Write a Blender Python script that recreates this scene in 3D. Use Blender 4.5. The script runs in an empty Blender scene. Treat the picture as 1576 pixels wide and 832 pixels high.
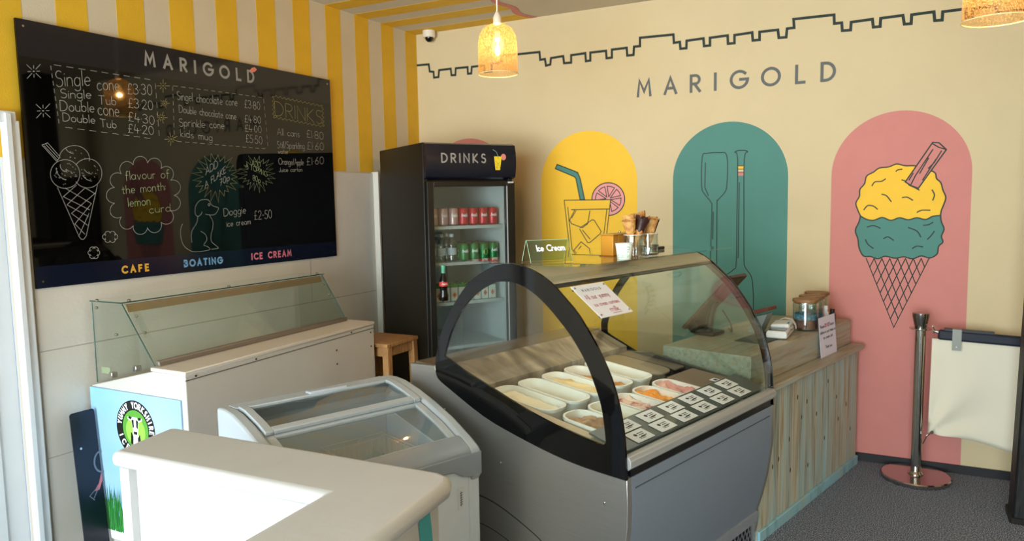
import bpy, bmesh, math, random
from mathutils import Vector, Matrix
random.seed(7)
sc = bpy.context.scene
COL = sc.collection
PI = math.pi

# ------------------------------------------------------------------ camera
FPX = 1134.2038
YAW, PITCH, ROLL = -0.48450, -0.09430, -0.01830
CAM = Vector((3.4721, -5.0195, 1.6710))
def cam_axes():
    cy, sy, cp, sp = math.cos(YAW), math.sin(YAW), math.cos(PITCH), math.sin(PITCH)
    f = Vector((sy*cp, cy*cp, sp)); r = Vector((cy, -sy, 0)); u = r.cross(f)
    cr, sr = math.cos(ROLL), math.sin(ROLL)
    return cr*r+sr*u, -sr*r+cr*u, f
CR, CU, CF = cam_axes()
cd = bpy.data.cameras.new('camera'); cam = bpy.data.objects.new('camera', cd); COL.objects.link(cam)
cd.sensor_width = 36.0; cd.lens = FPX*36/1576; cd.clip_start = .05
cam.matrix_world = Matrix(((CR.x, CU.x, -CF.x, CAM.x), (CR.y, CU.y, -CF.y, CAM.y), (CR.z, CU.z, -CF.z, CAM.z), (0, 0, 0, 1)))
sc.camera = cam
# ------------------------------------------------------------------ look
sc.view_settings.view_transform = 'Standard'
sc.view_settings.look = 'None'
sc.view_settings.gamma = 1
sc.view_settings.use_curve_mapping = False
sc.view_settings.exposure = -0.03
sc.cycles.transparent_max_bounces = 40
sc.cycles.max_bounces = 10
sc.cycles.sample_clamp_indirect = 6
# ------------------------------------------------------------------ daylight
w = bpy.data.worlds.new('sky'); sc.world = w; w.use_nodes = True
w.node_tree.nodes['Background'].inputs[0].default_value = (.62, .78, 1, 1)
w.node_tree.nodes['Background'].inputs[1].default_value = 1.2
def area(name, loc, target, sx, sy, power, col):
    l = bpy.data.lights.new(name, 'AREA'); l.shape = 'RECTANGLE'; l.size = sx; l.size_y = sy
    l.energy = power; l.color = col
    o = bpy.data.objects.new(name, l); COL.objects.link(o); o.location = loc
    o.rotation_euler = (Vector(target)-Vector(loc)).to_track_quat('-Z', 'Y').to_euler()
    return o
area('shopfront_daylight', (1.7, -11.0, 2.8), (2.3, 0, 1.1), 7.5, 5.6, 2300, (.84, .92, 1))
area('pavement_bounce_daylight', (2.25, -9.6, .05), (2.25, -6.2, 3.6), 6.5, 3.2, 900, (.95, .96, 1))

# ------------------------------------------------------------------ materials
def lin(h):
    h = h.lstrip('#'); c = [int(h[i:i+2], 16)/255 for i in (0, 2, 4)]
    return tuple(((x/12.92) if x <= .04045 else ((x+.055)/1.055)**2.4) for x in c)+(1,)
MC = {}
def mat(name, col, rough=.5, metal=0, spec=.5, noise=0, nscale=20, bump=0, bscale=60, emit=None, estr=0, coat=0, stretch=None):
    if name in MC: return MC[name]
    m = bpy.data.materials.new(name); m.use_nodes = True; nt = m.node_tree; b = nt.nodes['Principled BSDF']
    c = lin(col) if isinstance(col, str) else col
    b.inputs['Base Color'].default_value = c; b.inputs['Roughness'].default_value = rough
    b.inputs['Metallic'].default_value = metal; b.inputs['Specular IOR Level'].default_value = spec
    b.inputs['Coat Weight'].default_value = coat
    tc = nt.nodes.new('ShaderNodeTexCoord'); mp = nt.nodes.new('ShaderNodeMapping')
    nt.links.new(tc.outputs['Object'], mp.inputs[0])
    if stretch: mp.inputs['Scale'].default_value = stretch
    if noise:
        n = nt.nodes.new('ShaderNodeTexNoise'); n.inputs['Scale'].default_value = nscale; n.inputs['Detail'].default_value = 5
        nt.links.new(mp.outputs[0], n.inputs['Vector'])
        r = nt.nodes.new('ShaderNodeValToRGB')
        r.color_ramp.elements[0].position = .3; r.color_ramp.elements[1].position = .7
        r.color_ramp.elements[0].color = tuple(x*(1-noise) for x in c[:3])+(1,)
        r.color_ramp.elements[1].color = tuple(min(1, x*(1+noise*.6)) for x in c[:3])+(1,)
        nt.links.new(n.outputs['Fac'], r.inputs[0]); nt.links.new(r.outputs[0], b.inputs['Base Color'])
    if bump:
        n = nt.nodes.new('ShaderNodeTexNoise'); n.inputs['Scale'].default_value = bscale; n.inputs['Detail'].default_value = 4
        nt.links.new(mp.outputs[0], n.inputs['Vector'])
        bp = nt.nodes.new('ShaderNodeBump'); bp.inputs['Strength'].default_value = bump; bp.inputs['Distance'].default_value = .01
        nt.links.new(n.outputs['Fac'], bp.inputs['Height']); nt.links.new(bp.outputs[0], b.inputs['Normal'])
    if emit:
        b.inputs['Emission Color'].default_value = lin(emit); b.inputs['Emission Strength'].default_value = estr
    MC[name] = m; return m
def ramp_mat(name, stops, scale, stretch=(1, 1, 1), rough=.5, detail=6, bump=0, kind='noise', metal=0, dist=0):
    if name in MC: return MC[name]
    m = bpy.data.materials.new(name); m.use_nodes = True; nt = m.node_tree; b = nt.nodes['Principled BSDF']
    tc = nt.nodes.new('ShaderNodeTexCoord'); mp = nt.nodes.new('ShaderNodeMapping'); mp.inputs['Scale'].default_value = stretch
    nt.links.new(tc.outputs['Object'], mp.inputs[0])
    n = nt.nodes.new('ShaderNodeTexNoise'); n.inputs['Scale'].default_value = scale; n.inputs['Detail'].default_value = detail
    n.inputs['Distortion'].default_value = dist
    nt.links.new(mp.outputs[0], n.inputs['Vector'])
    r = nt.nodes.new('ShaderNodeValToRGB'); els = r.color_ramp.elements
    while len(els) < len(stops): els.new(.5)
    for e, (p, c) in zip(els, stops): e.position = p; e.color = lin(c)
    nt.links.new(n.outputs['Fac'], r.inputs[0]); nt.links.new(r.outputs[0], b.inputs['Base Color'])
    b.inputs['Roughness'].default_value = rough; b.inputs['Metallic'].default_value = metal
    if bump:
        bp = nt.nodes.new('ShaderNodeBump'); bp.inputs['Strength'].default_value = bump; bp.inputs['Distance'].default_value = .01
        nt.links.new(n.outputs['Fac'], bp.inputs['Height']); nt.links.new(bp.outputs[0], b.inputs['Normal'])
    MC[name] = m; return m
def glass(name, tint='#ffffff', base=.04, rough=0.0, gloss='#ffffff', opaque=0.0, speckle=0, pw=5.0, body=None):
    """thin pane: tinted transparency with an angle dependent mirror reflection"""
    if name in MC: return MC[name]
    m = bpy.data.materials.new(name); m.use_nodes = True; nt = m.node_tree; nt.nodes.clear()
    o = nt.nodes.new('ShaderNodeOutputMaterial'); tr = nt.nodes.new('ShaderNodeBsdfTransparent'); tr.inputs[0].default_value = lin(tint)
    gl = nt.nodes.new('ShaderNodeBsdfGlossy'); gl.inputs['Roughness'].default_value = rough; gl.inputs[0].default_value = lin(gloss)
    lw = nt.nodes.new('ShaderNodeLayerWeight'); lw.inputs[0].default_value = .5
    p = nt.nodes.new('ShaderNodeMath'); p.operation = 'POWER'; p.inputs[1].default_value = pw
    ma = nt.nodes.new('ShaderNodeMath'); ma.operation = 'MULTIPLY_ADD'; ma.inputs[1].default_value = 1-base; ma.inputs[2].default_value = base
    mx = nt.nodes.new('ShaderNodeMixShader')
    nt.links.new(lw.outputs['Facing'], p.inputs[0]); nt.links.new(p.outputs[0], ma.inputs[0]); nt.links.new(ma.outputs[0], mx.inputs[0])
    nt.links.new(tr.outputs[0], mx.inputs[1]); nt.links.new(gl.outputs[0], mx.inputs[2])
    last = mx
    if opaque or speckle:
        df = nt.nodes.new('ShaderNodeBsdfDiffuse'); df.inputs[0].default_value = lin(body or tint)
        tl = nt.nodes.new('ShaderNodeBsdfTranslucent'); tl.inputs[0].default_value = lin(body or tint)
        ad = nt.nodes.new('ShaderNodeMixShader'); nt.links.new(df.outputs[0], ad.inputs[1]); nt.links.new(tl.outputs[0], ad.inputs[2])
        m2 = nt.nodes.new('ShaderNodeMixShader'); m2.inputs[0].default_value = opaque
        if speckle:
            tc = nt.nodes.new('ShaderNodeTexCoord'); n = nt.nodes.new('ShaderNodeTexNoise'); n.inputs['Scale'].default_value = speckle; n.inputs['Detail'].default_value = 3
            nt.links.new(tc.outputs['Object'], n.inputs['Vector'])
            r = nt.nodes.new('ShaderNodeMapRange'); r.inputs[1].default_value = .45; r.inputs[2].default_value = .6; r.inputs[3].default_value = 0; r.inputs[4].default_value = opaque
            nt.links.new(n.outputs['Fac'], r.inputs[0]); nt.links.new(r.outputs[0], m2.inputs[0])
        nt.links.new(mx.outputs[0], m2.inputs[1]); nt.links.new(ad.outputs[0], m2.inputs[2]); last = m2
    nt.links.new(last.outputs[0], o.inputs[0]); MC[name] = m; return m

CREAM = mat('cream_paint', '#d2bf98', .75, noise=.03, nscale=3, bump=.15, bscale=180)
WHITEWALL = mat('white_wall_paint', '#d4cdc2', .6, noise=.04, nscale=4, bump=.08, bscale=60)
STRIPEW = mat('stripe_off_white', '#cfc1a8', .7, noise=.04, nscale=4, bump=.1, bscale=150)
YEL = mat('stripe_yellow', '#dcae27', .65, noise=.06, nscale=6, bump=.1, bscale=150)
CEIL = mat('ceiling_paint', '#cabfa9', .8, noise=.03, nscale=5)
PINKP = mat('mural_pink', '#cc8078', .7, noise=.03, nscale=8)
TEALP = mat('mural_teal', '#4b8379', .7, noise=.03, nscale=8)
YELP = mat('mural_yellow', '#f3c031', .7, noise=.03, nscale=8)
INK = mat('mural_ink', '#27332f', .7)
GREYLET = mat('lettering_grey', '#575a58', .6)
CARPET = ramp_mat('carpet', [(.36, '#282d36'), (.5, '#575f6e'), (.66, '#bcc6d8')], 210, rough=.95, detail=1, bump=.5)
WPAINT = mat('gloss_white_paint', '#c6c4c3', .35, noise=.03, nscale=6, bump=.06, bscale=30)
DOORW = mat('door_white', '#dfe1e3', .4, noise=.02, nscale=5)
BLK = mat('black_plastic', '#0d0d0e', .35)
BLKM = mat('black_metal', '#100e0a', .45)
GLOSSBLK = mat('board_black_gloss', '#030303', .03, spec=.5)
NAVY = mat('board_navy_gloss', '#0b1226', .12, spec=.5)
CHALK = mat('chalk_white', '#a9a9a3', .8)
CHALKG = mat('chalk_green', '#96a67c', .8)
CHALKY = mat('chalk_yellow', '#a59a62', .8)
SILVERLET = mat('silver_lettering', '#8f8d8a', .5)
ALU = mat('brushed_aluminium', '#a9a9a8', .42, metal=.2)
STEEL = mat('brushed_steel', '#b3b1ae', .33, metal=.75, noise=.06, nscale=6, stretch=(1, 40, 40))
CHROME = mat('chrome', '#c9c5be', .1, metal=1)
GREYPANEL = mat('grey_blue_panel', '#848f9f', .42, metal=.15)
FRIT = mat('black_frit', '#060608', .04)
CASEGLASS = glass('case_glass', '#f8fcfa', .04)
GREENGLASS = glass('green_edge_glass', '#f4f9f7', .045)
FRGLASS = glass('fridge_glass', '#f0f4f3', .06)
FZGLASS = glass('freezer_lid_glass', '#f3f6f5', .045)
JARGLASS = glass('jar_glass', '#f4f8f7', .08)
GLASSEDGE = mat('glass_edge_green', '#1c4a40', .2)
DARKIN = mat('dark_interior', '#35332f', .5, noise=.1, nscale=8)
TUBW = mat('tub_white_plastic', '#efebe3', .4)
PLASTW = mat('white_plastic', '#e8e9ea', .4)
FZGREY = mat('freezer_grey_trim', '#b4bbc1', .4)
FZGREY2 = mat('freezer_dark_grey_trim', '#949ba5', .4)
FZBODY = mat('freezer_white_body', '#dfe6f0', .45, noise=.02, nscale=20)
WOOD = ramp_mat('stool_wood', [(.3, '#8f6338'), (.55, '#b58450'), (.75, '#c89a63')], 5, (2, 18, 2), .5)
PAPER = mat('white_paper', '#edebf0', .8)
INKD = mat('print_ink', '#2b2b33', .8)
INKR = mat('print_red', '#b3384a', .8)

# ------------------------------------------------------------------ mesh helpers
class MB:
    def __init__(s): s.v = []; s.f = []
    def add(s, vs, fs):
        o = len(s.v); s.v += [tuple(v) for v in vs]; s.f += [tuple(i+o for i in f) for f in fs]; return s
    def box(s, x0, x1, y0, y1, z0, z1, M=None):
        vs = [Vector((x, y, z)) for z in (z0, z1) for y in (y0, y1) for x in (x0, x1)]
        if M is not None: vs = [M @ v for v in vs]
        return s.add(vs, [(0, 2, 3, 1), (4, 5, 7, 6), (0, 1, 5, 4), (2, 6, 7, 3), (0, 4, 6, 2), (1, 3, 7, 5)])
    def loft(s, A, B, caps=True):
        n = len(A); fs = [(i, (i+1) % n, (i+1) % n+n, i+n) for i in range(n)]
        if caps: fs += [tuple(range(n-1, -1, -1)), tuple(range(n, 2*n))]
        return s.add(list(A)+list(B), fs)
    def prism_y(s, poly, y0, y1):     # poly in (x,z)
        return s.loft([(x, y0, z) for x, z in poly], [(x, y1, z) for x, z in poly])
    def prism_z(s, poly, z0, z1):     # poly in (x,y)
        return s.loft([(x, y, z0) for x, y in poly], [(x, y, z1) for x, y in poly])
    def ring_y(s, outer, inner, y0, y1):   # ring between two closed polys with the same count
        n = len(outer)
        vs = [(x, y0, z) for x, z in outer]+[(x, y0, z) for x, z in inner]+[(x, y1, z) for x, z in outer]+[(x, y1, z) for x, z in inner]
        fs = []
        for i in range(n):
            j = (i+1) % n
            fs += [(i, j, n+j, n+i), (2*n+j, 2*n+i, 3*n+i, 3*n+j), (i, 2*n+i, 2*n+j, j), (n+j, 3*n+j, 3*n+i, n+i)]
        return s.add(vs, fs)
    def sheet_y(s, prof, th, y0, y1):  # open profile (x,z) thickened inwards by th along its normal
        ins = offset(prof, th); poly = prof+ins[::-1]; return s.strip_y(prof, ins, y0, y1)
    def strip_y(s, a, b, y0, y1):
        n = len(a)
        vs = [(x, y0, z) for x, z in a]+[(x, y0, z) for x, z in b]+[(x, y1, z) for x, z in a]+[(x, y1, z) for x, z in b]
        fs = []
        for i in range(n-1):
            j = i+1
            fs += [(i, j, n+j, n+i), (2*n+j, 2*n+i, 3*n+i, 3*n+j), (i, 2*n+i, 2*n+j, j), (n+j, 3*n+j, 3*n+i, n+i)]
        for i in (0, n-1): fs.append((i, n+i, 3*n+i, 2*n+i))
        return s.add(vs, fs)
    def tube(s, pts, r, n=8, caps=True):
        pts = [Vector(p) for p in pts]; rs = r if isinstance(r, (list, tuple)) else [r]*len(pts)
        rings = []; up = None
        for i, p in enumerate(pts):
            t = (pts[min(i+1, len(pts)-1)]-pts[max(i-1, 0)]).normalized()
            if up is None or abs(up.dot(t)) > .98: up = Vector((0, 0, 1)) if abs(t.z) < .9 else Vector((1, 0, 0))
            a = t.cross(up).normalized(); b = a.cross(t); up = b
            rings.append([p+(a*math.cos(2*PI*k/n)+b*math.sin(2*PI*k/n))*rs[i] for k in range(n)])
        vs = [v for R in rings for v in R]; fs = []
        for i in range(len(pts)-1):
            for k in range(n): fs.append((i*n+k, i*n+(k+1) % n, (i+1)*n+(k+1) % n, (i+1)*n+k))
        if caps: fs += [tuple(range(n-1, -1, -1)), tuple((len(pts)-1)*n+k for k in range(n))]
        return s.add(vs, fs)
    def lathe(s, prof, n=24, c=(0, 0, 0), caps=True):   # prof (r,z)
        vs = []; fs = []
        for r, z in prof:
            for k in range(n): vs.append((c[0]+r*math.cos(2*PI*k/n), c[1]+r*math.sin(2*PI*k/n), c[2]+z))
        for i in range(len(prof)-1):
            for k in range(n): fs.append((i*n+k, i*n+(k+1) % n, (i+1)*n+(k+1) % n, (i+1)*n+k))
        if caps: fs += [tuple(range(n-1, -1, -1)), tuple((len(prof)-1)*n+k for k in range(n))]
        return s.add(vs, fs)
    def ball(s, c, r, n=10, sc3=(1, 1, 1)):
        prof = [(max(1e-4, math.sin(PI*i/n))*r, -math.cos(PI*i/n)*r) for i in range(n+1)]
        o = len(s.v); s.lathe(prof, n*2, (0, 0, 0), False)
        for i in range(o, len(s.v)):
            v = s.v[i]; s.v[i] = (c[0]+v[0]*sc3[0], c[1]+v[1]*sc3[1], c[2]+v[2]*sc3[2])
        return s
    def stroke(s, pts, wd, mp, closed=False):     # flat painted line: pts 2D in a plane, mp(a,b)->Vector
        P = [Vector(p) for p in pts]
        P = [p for i, p in enumerate(P) if i == 0 or (p-P[i-1]).length > 1e-6]
        if len(P) < 2: return s
        n = len(P); L = []; R = []
        for i in range(n):
            if closed: a, b = P[i-1], P[(i+1) % n]
            else: a, b = P[max(i-1, 0)], P[min(i+1, n-1)]
            d0 = (P[i]-a) if (P[i]-a).length > 1e-9 else (b-P[i]); d1 = (b-P[i]) if (b-P[i]).length > 1e-9 else d0
            n0 = Vector((-d0.y, d0.x)).normalized(); n1 = Vector((-d1.y, d1.x)).normalized()
            m = n0+n1; m = n0 if m.length < .2 else m.normalized()
            k = wd/2/max(.45, m.dot(n0)); e = Vector((0, 0))
            if not closed and i == 0: e = -d1.normalized()*wd*.4
            if not closed and i == n-1: e = d0.normalized()*wd*.4
            L.append(P[i]+m*k+e); R.append(P[i]-m*k+e)
        # each stroke lies a hair above the one before, as paint does, so crossings never share a plane
        s.n = getattr(s, 'n', -1)+1 if getattr(s, 'n', -1) < 13 else 0; o = mp(P[0].x, P[0].y); e_ = (mp(P[0].x+1e-3, P[0].y)-o).cross(mp(P[0].x, P[0].y+1e-3)-o)
        e_ = e_.normalized()*(2.2e-5*s.n) if e_.length else Vector((0, 0, 0))
        g_ = e_.normalized()*1.6e-5 if e_.length else e_
        vs = [mp(p.x, p.y)+e_+g_*(i/n) for i, p in enumerate(L)]+[mp(p.x, p.y)+e_+g_*(i/n) for i, p in enumerate(R)]
        fs = [(i, i+1, n+i+1, n+i) for i in range(n-1)]
        if closed: fs.append((n-1, 0, n, 2*n-1))
        return s.add(vs, fs)
    def poly(s, pts, mp): return s.add([mp(*p) for p in pts], [tuple(range(len(pts)))])
    def build(s, name, m, parent=None, bevel=0, seg=2, smooth=30, recalc=True):
        me = bpy.data.meshes.new(name); me.from_pydata(s.v, [], s.f)
        if recalc:
            bm = bmesh.new(); bm.from_mesh(me); bmesh.ops.recalc_face_normals(bm, faces=bm.faces); bm.to_mesh(me); bm.free()
        if smooth:
            for p in me.polygons: p.use_smooth = True
            me.set_sharp_from_angle(angle=math.radians(smooth))
        o = bpy.data.objects.new(name, me); COL.objects.link(o); me.materials.append(m)
        if parent: o.parent = parent
        if bevel:
            b = o.modifiers.new('edge', 'BEVEL'); b.width = bevel; b.segments = seg; b.limit_method = 'ANGLE'; b.angle_limit = math.radians(35)
        return o
def offset(prof, th):
    out = []; n = len(prof)
    for i in range(n):
        a = Vector(prof[max(i-1, 0)]); b = Vector(prof[min(i+1, n-1)]); d = (b-a).normalized()
        out.append((prof[i][0]-d.y*th*-1, prof[i][1]+d.x*th*-1))
    return out
def thing(name, label, cat, loc=(0, 0, 0), rz=0, group=None):
    o = bpy.data.objects.new(name, None); COL.objects.link(o); o.empty_display_size = .1
    o.location = loc; o.rotation_euler = (0, 0, rz); return tag(o, label, cat, group)
def tag(o, label, cat, group=None):
    o['label'] = label; o['category'] = cat
    if group: o['group'] = group
    return o
def struct(o): o['kind'] = 'structure'; return o
def lab(o, t): o['label'] = t; return o
def dup(root, loc, label=None, rz=None):
    r = root.copy(); COL.objects.link(r); r.location = loc
    if rz is not None: r.rotation_euler = (root.rotation_euler[0], root.rotation_euler[1], rz)
    if label: r['label'] = label
    for ch in list(root.children):
        c = ch.copy(); COL.objects.link(c); c.parent = r
        for g in ch.children:
            d = g.copy(); COL.objects.link(d); d.parent = c
    return r
def arc(cx, cy, rx, ry, a0, a1, n=14):
    return [(cx+rx*math.cos(math.radians(a0+(a1-a0)*i/n)), cy+ry*math.sin(math.radians(a0+(a1-a0)*i/n))) for i in range(n+1)]
def rrect(x0, x1, y0, y1, r, n=5):
    return arc(x1-r, y1-r, r, r, 0, 90, n)+arc(x0+r, y1-r, r, r, 90, 180, n)+arc(x0+r, y0+r, r, r, 180, 270, n)+arc(x1-r, y0+r, r, r, 270, 360, n)
# a survey ray: turns a point measured on the photograph into a point of a real plane
def ray(u, v): return CF+CR*((u-788)/FPX)-CU*((v-416)/FPX)
def on_left(u, v, x=0.0):
    d = ray(u, v); p = CAM+d*((x-CAM.x)/d.x); return (p.y, p.z)
def on_back(u, v, y=0.0):
    d = ray(u, v); p = CAM+d*((y-CAM.y)/d.y); return (p.x, p.z)
def on_level(u, v, z):
    d = ray(u, v); return CAM+d*((z-CAM.z)/d.z)

# ------------------------------------------------------------------ single stroke lettering
GL = {
 'A': (.74, [[(0, 0), (.37, 1), (.74, 0)], [(.13, .34), (.61, .34)]]),
 'B': (.55, [[(0, 0), (0, 1), (.28, 1)]+arc(.28, .77, .23, .23, 90, -90)+[(0, .54)], [(.28, .54)]+arc(.28, .27, .27, .27, 90, -90)+[(0, 0)]]),
 'C': (.78, [arc(.5, .5, .5, .5, 48, 312, 20)]),
 'D': (.68, [[(0, 0), (0, 1), (.2, 1)]+arc(.2, .5, .48, .5, 90, -90, 16)+[(0, 0)]]),
 'E': (.48, [[(.48, 1), (0, 1), (0, 0), (.48, 0)], [(0, .52), (.42, .52)]]),
 'F': (.46, [[(.46, 1), (0, 1), (0, 0)], [(0, .52), (.4, .52)]]),
 'G': (.9, [arc(.5, .5, .5, .5, 45, 360, 22)+[(.56, .5)]]),
 'H': (.62, [[(0, 0), (0, 1)], [(.62, 0), (.62, 1)], [(0, .52), (.62, .52)]]),
 'I': (.0, [[(0, 0), (0, 1)]]),
 'J': (.4, [[(.4, 1), (.4, .2)]+arc(.2, .2, .2, .2, 0, -180)]),
 'K': (.58, [[(0, 0), (0, 1)], [(.55, 1), (.02, .45), (.58, 0)]]),
 'L': (.44, [[(0, 1), (0, 0), (.44, 0)]]),
 'M': (.84, [[(0, 0), (.1, 1), (.42, .28), (.74, 1), (.84, 0)]]),
 'N': (.66, [[(0, 0), (0, 1), (.66, 0), (.66, 1)]]),
 'O': (1.0, [arc(.5, .5, .5, .5, 90, 450, 24)]),
 'P': (.52, [[(0, 0), (0, 1), (.26, 1)]+arc(.26, .74, .26, .26, 90, -90)+[(0, .48)]]),
 'R': (.56, [[(0, 0), (0, 1), (.27, 1)]+arc(.27, .74, .26, .26, 90, -90)+[(0, .48)], [(.22, .48), (.56, 0)]]),
 'S': (.52, [arc(.27, .76, .23, .24, 40, 250, 12)+arc(.26, .26, .26, .27, 80, -145, 12)]),
 'T': (.6, [[(0, 1), (.6, 1)], [(.3, 1), (.3, 0)]]),
 'U': (.6, [[(0, 1), (0, .3)]+arc(.3, .3, .3, .3, 180, 360)+[(.6, 1)]]),
 'Y': (.64, [[(0, 1), (.32, .48), (.64, 1)], [(.32, .48), (.32, 0)]]),
 'a': (.48, [arc(.23, .28, .23, .28, 40, 340, 14)+[(.46, .56), (.46, .06), (.5, 0)]]),
 'b': (.46, [[(0, 1), (0, .02)]+arc(.22, .28, .22, .28, 200, 520, 16)]),
 'c': (.42, [arc(.24, .28, .24, .28, 50, 320, 14)]),
 'd': (.48, [arc(.23, .28, .23, .28, 40, 340, 14), [(.46, 1), (.46, 0)]]),
 'e': (.46, [[(.02, .28), (.45, .3)]+arc(.24, .28, .22, .28, 5, 310, 14)]),
 'f': (.34, [arc(.26, .82, .14, .18, 50, 180, 7)+[(.12, -.1)], [(0, .55), (.32, .55)]]),
 'g': (.46, [arc(.23, .28, .23, .28, 40, 340, 14)+[(.45, .56), (.45, -.15)]+arc(.23, -.15, .22, .17, 0, -160, 8)]),
 'h': (.42, [[(0, 1), (0, 0)], [(0, .35)]+arc(.21, .35, .21, .21, 180, 0, 8)+[(.42, 0)]]),
 'i': (.02, [[(0, .55), (.02, 0)], [(0, .76), (.02, .78)]]),
 'k': (.38, [[(0, 1), (0, 0)], [(.34, .56), (.02, .24), (.38, 0)]]),
 'l': (.02, [[(0, 1), (.02, 0)]]),
 'm': (.66, [[(0, .56), (0, 0)], [(0, .38)]+arc(.16, .38, .16, .18, 180, 0, 8)+[(.32, 0)], [(.32, .38)]+arc(.49, .38, .17, .18, 180, 0, 8)+[(.66, 0)]]),
 'n': (.4, [[(0, .56), (0, 0)], [(0, .36)]+arc(.2, .36, .2, .2, 180, 0, 8)+[(.4, 0)]]),
 'o': (.48, [arc(.24, .28, .24, .28, 90, 450, 16)]),
 'p': (.46, [[(0, .56), (0, -.32)], arc(.22, .28, .22, .28, 180, 540, 16)]),
 'r': (.3, [[(0, .56), (0, 0)], [(0, .34)]+arc(.18, .36, .18, .2, 180, 60, 7)]),
 's': (.34, [arc(.18, .42, .15, .14, 40, 250, 8)+arc(.17, .14, .17, .14, 80, -145, 8)]),
 't': (.34, [[(.16, .86), (.16, .08), (.32, .02)], [(0, .58), (.34, .58)]]),
 'u': (.44, [[(0, .56), (0, .2)]+arc(.21, .2, .21, .2, 180, 360, 8)+[(.42, .56), (.42, 0)]]),
 'v': (.42, [[(0, .56), (.21, 0), (.42, .56)]]),
 'w': (.62, [[(0, .56), (.16, 0), (.31, .45), (.46, 0), (.62, .56)]]),
 'y': (.42, [[(0, .56), (.21, .05)], [(.42, .56), (.12, -.32)]]),
 '0': (.48, [arc(.24, .5, .24, .5, 90, 450, 18)]),
 '1': (.02, [[(0, 1), (.02, 0)]]),
 '2': (.46, [arc(.22, .74, .22, .26, 170, -40, 10)+[(0, 0), (.46, 0)]]),
 '3': (.44, [arc(.18, .76, .22, .24, 150, -90, 10)+arc(.18, .26, .26, .26, 90, -150, 12)]),
 '4': (.44, [[(.12, 1), (0, .35), (.44, .35)], [(.3, .6), (.28, 0)]]),
 '5': (.44, [[(.42, 1), (.08, 1), (.05, .56)]+arc(.18, .3, .25, .3, 110, -150, 12)]),
 '6': (.44, [[(.36, 1), (.06, .4)]+arc(.23, .26, .2, .26, 160, 520, 14)]),
 '7': (.42, [[(0, 1), (.42, 1), (.12, 0)], [(.1, .5), (.38, .5)]]),
 '8': (.46, [arc(.23, .76, .19, .24, 270, 630, 14), arc(.23, .26, .23, .26, 90, 450, 14)]),
 '£': (.44, [arc(.28, .8, .16, .2, 20, 180, 8)+[(.12, .1), (0, 0), (.44, 0)], [(0, .45), (.32, .45)]]),
 '.': (.03, [[(0, .42), (.03, .44)]]), ':': (.03, [[(0, .15), (.03, .17)], [(0, .5), (.03, .52)]]),
 '-': (.22, [[(0, .42), (.22, .42)]]), '/': (.3, [[(0, -.05), (.3, 1)]]), "'": (.03, [[(0, 1), (0, .8)]]),
}
def layout(s, gap):
    x = 0; out = []
    for ch in s:
        if ch == ' ': x += .38+gap; continue
        wd, st = GL[ch]; out.append((x, wd, st)); x += wd+gap
    return out, x-gap
def write(mb, s, p0, p1, h, wd, mp, track=False, gap=.16, up=None, wob=0):
    """letters on the base line p0-p1; track: keep letter shapes and spread the spacing, else stretch the letters"""
    p0 = Vector(p0); p1 = Vector(p1); d = p1-p0; L = d.length; e = d.normalized(); n = Vector(up).normalized() if up else Vector((-e.y, e.x))
    if track:
        raw, w0 = layout(s, 0); k = sum(1 for _ in s)-1; gap = (L/h-w0)/max(k, 1); sx = h
        raw, w0 = layout(s, gap)
    else:
        raw, w0 = layout(s, gap); sx = L/w0
    for x, gw, st in raw:
        dy = random.uniform(-wob, wob)*h
        for l in st:
            mb.stroke([p0+e*((x+q[0])*sx)+n*(q[1]*h+dy) for q in l], wd, mp)
def dashes(mb, a, b, n, wd, mp, duty=.55):
    a = Vector(a); b = Vector(b)
    for i in range(n): mb.stroke([a.lerp(b, i/n), a.lerp(b, (i+duty)/n)], wd, mp)

# ================================================================== SETTING
H = 3.0076
XR, YF = 5.4, -7.5
struct(MB().box(-.1, XR+.1, YF-.1, .1, -.1, 0).build('floor', CARPET))
struct(MB().box(-.1, XR+.1, YF-.1, .1, H, H+.1).build('ceiling', CEIL))
ceiling = bpy.data.objects['ceiling']
wb = struct(MB().box(-.1, XR+.1, 0, .12, 0, H).build('wall_back', CREAM))
wr = struct(MB().box(XR, XR+.12, YF, 0, 0, H).build('wall_right', CREAM))
wl = struct(MB().box(-.12, 0, -3.12, 0, 0, H).box(-.12, 0, -3.98, -3.12, 2.06, H).box(-.12, 0, -4.8, -3.98, 0, H)
            .box(-.12, 0, YF, -4.8, 0, H).build('wall_left', STRIPEW))
WX0, WX1 = .2, 4.3
wf = struct(MB().box(0, WX0, YF-.12, YF, 0, H).box(WX1, XR, YF-.12, YF, 0, H).box(WX0, WX1, YF-.12, YF, 2.8, H).build('wall_front', CREAM))
wn = MB()
for i in range(4): wn.box(WX0+(WX1-WX0-.06)*i/3, WX0+(WX1-WX0-.06)*i/3+.06, YF-.09, YF-.03, 0, 2.8)
for z in (0, 2.74): wn.box(WX0, WX1, YF-.085, YF-.035, z, z+.06)
struct(wn.build('window_1', DOORW))
struct(MB().box(WX0, WX1, YF-.062, YF-.056, .05, 2.75).build('window_2', glass('shopfront_glass', '#f6faf8', .05), smooth=0))
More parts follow.
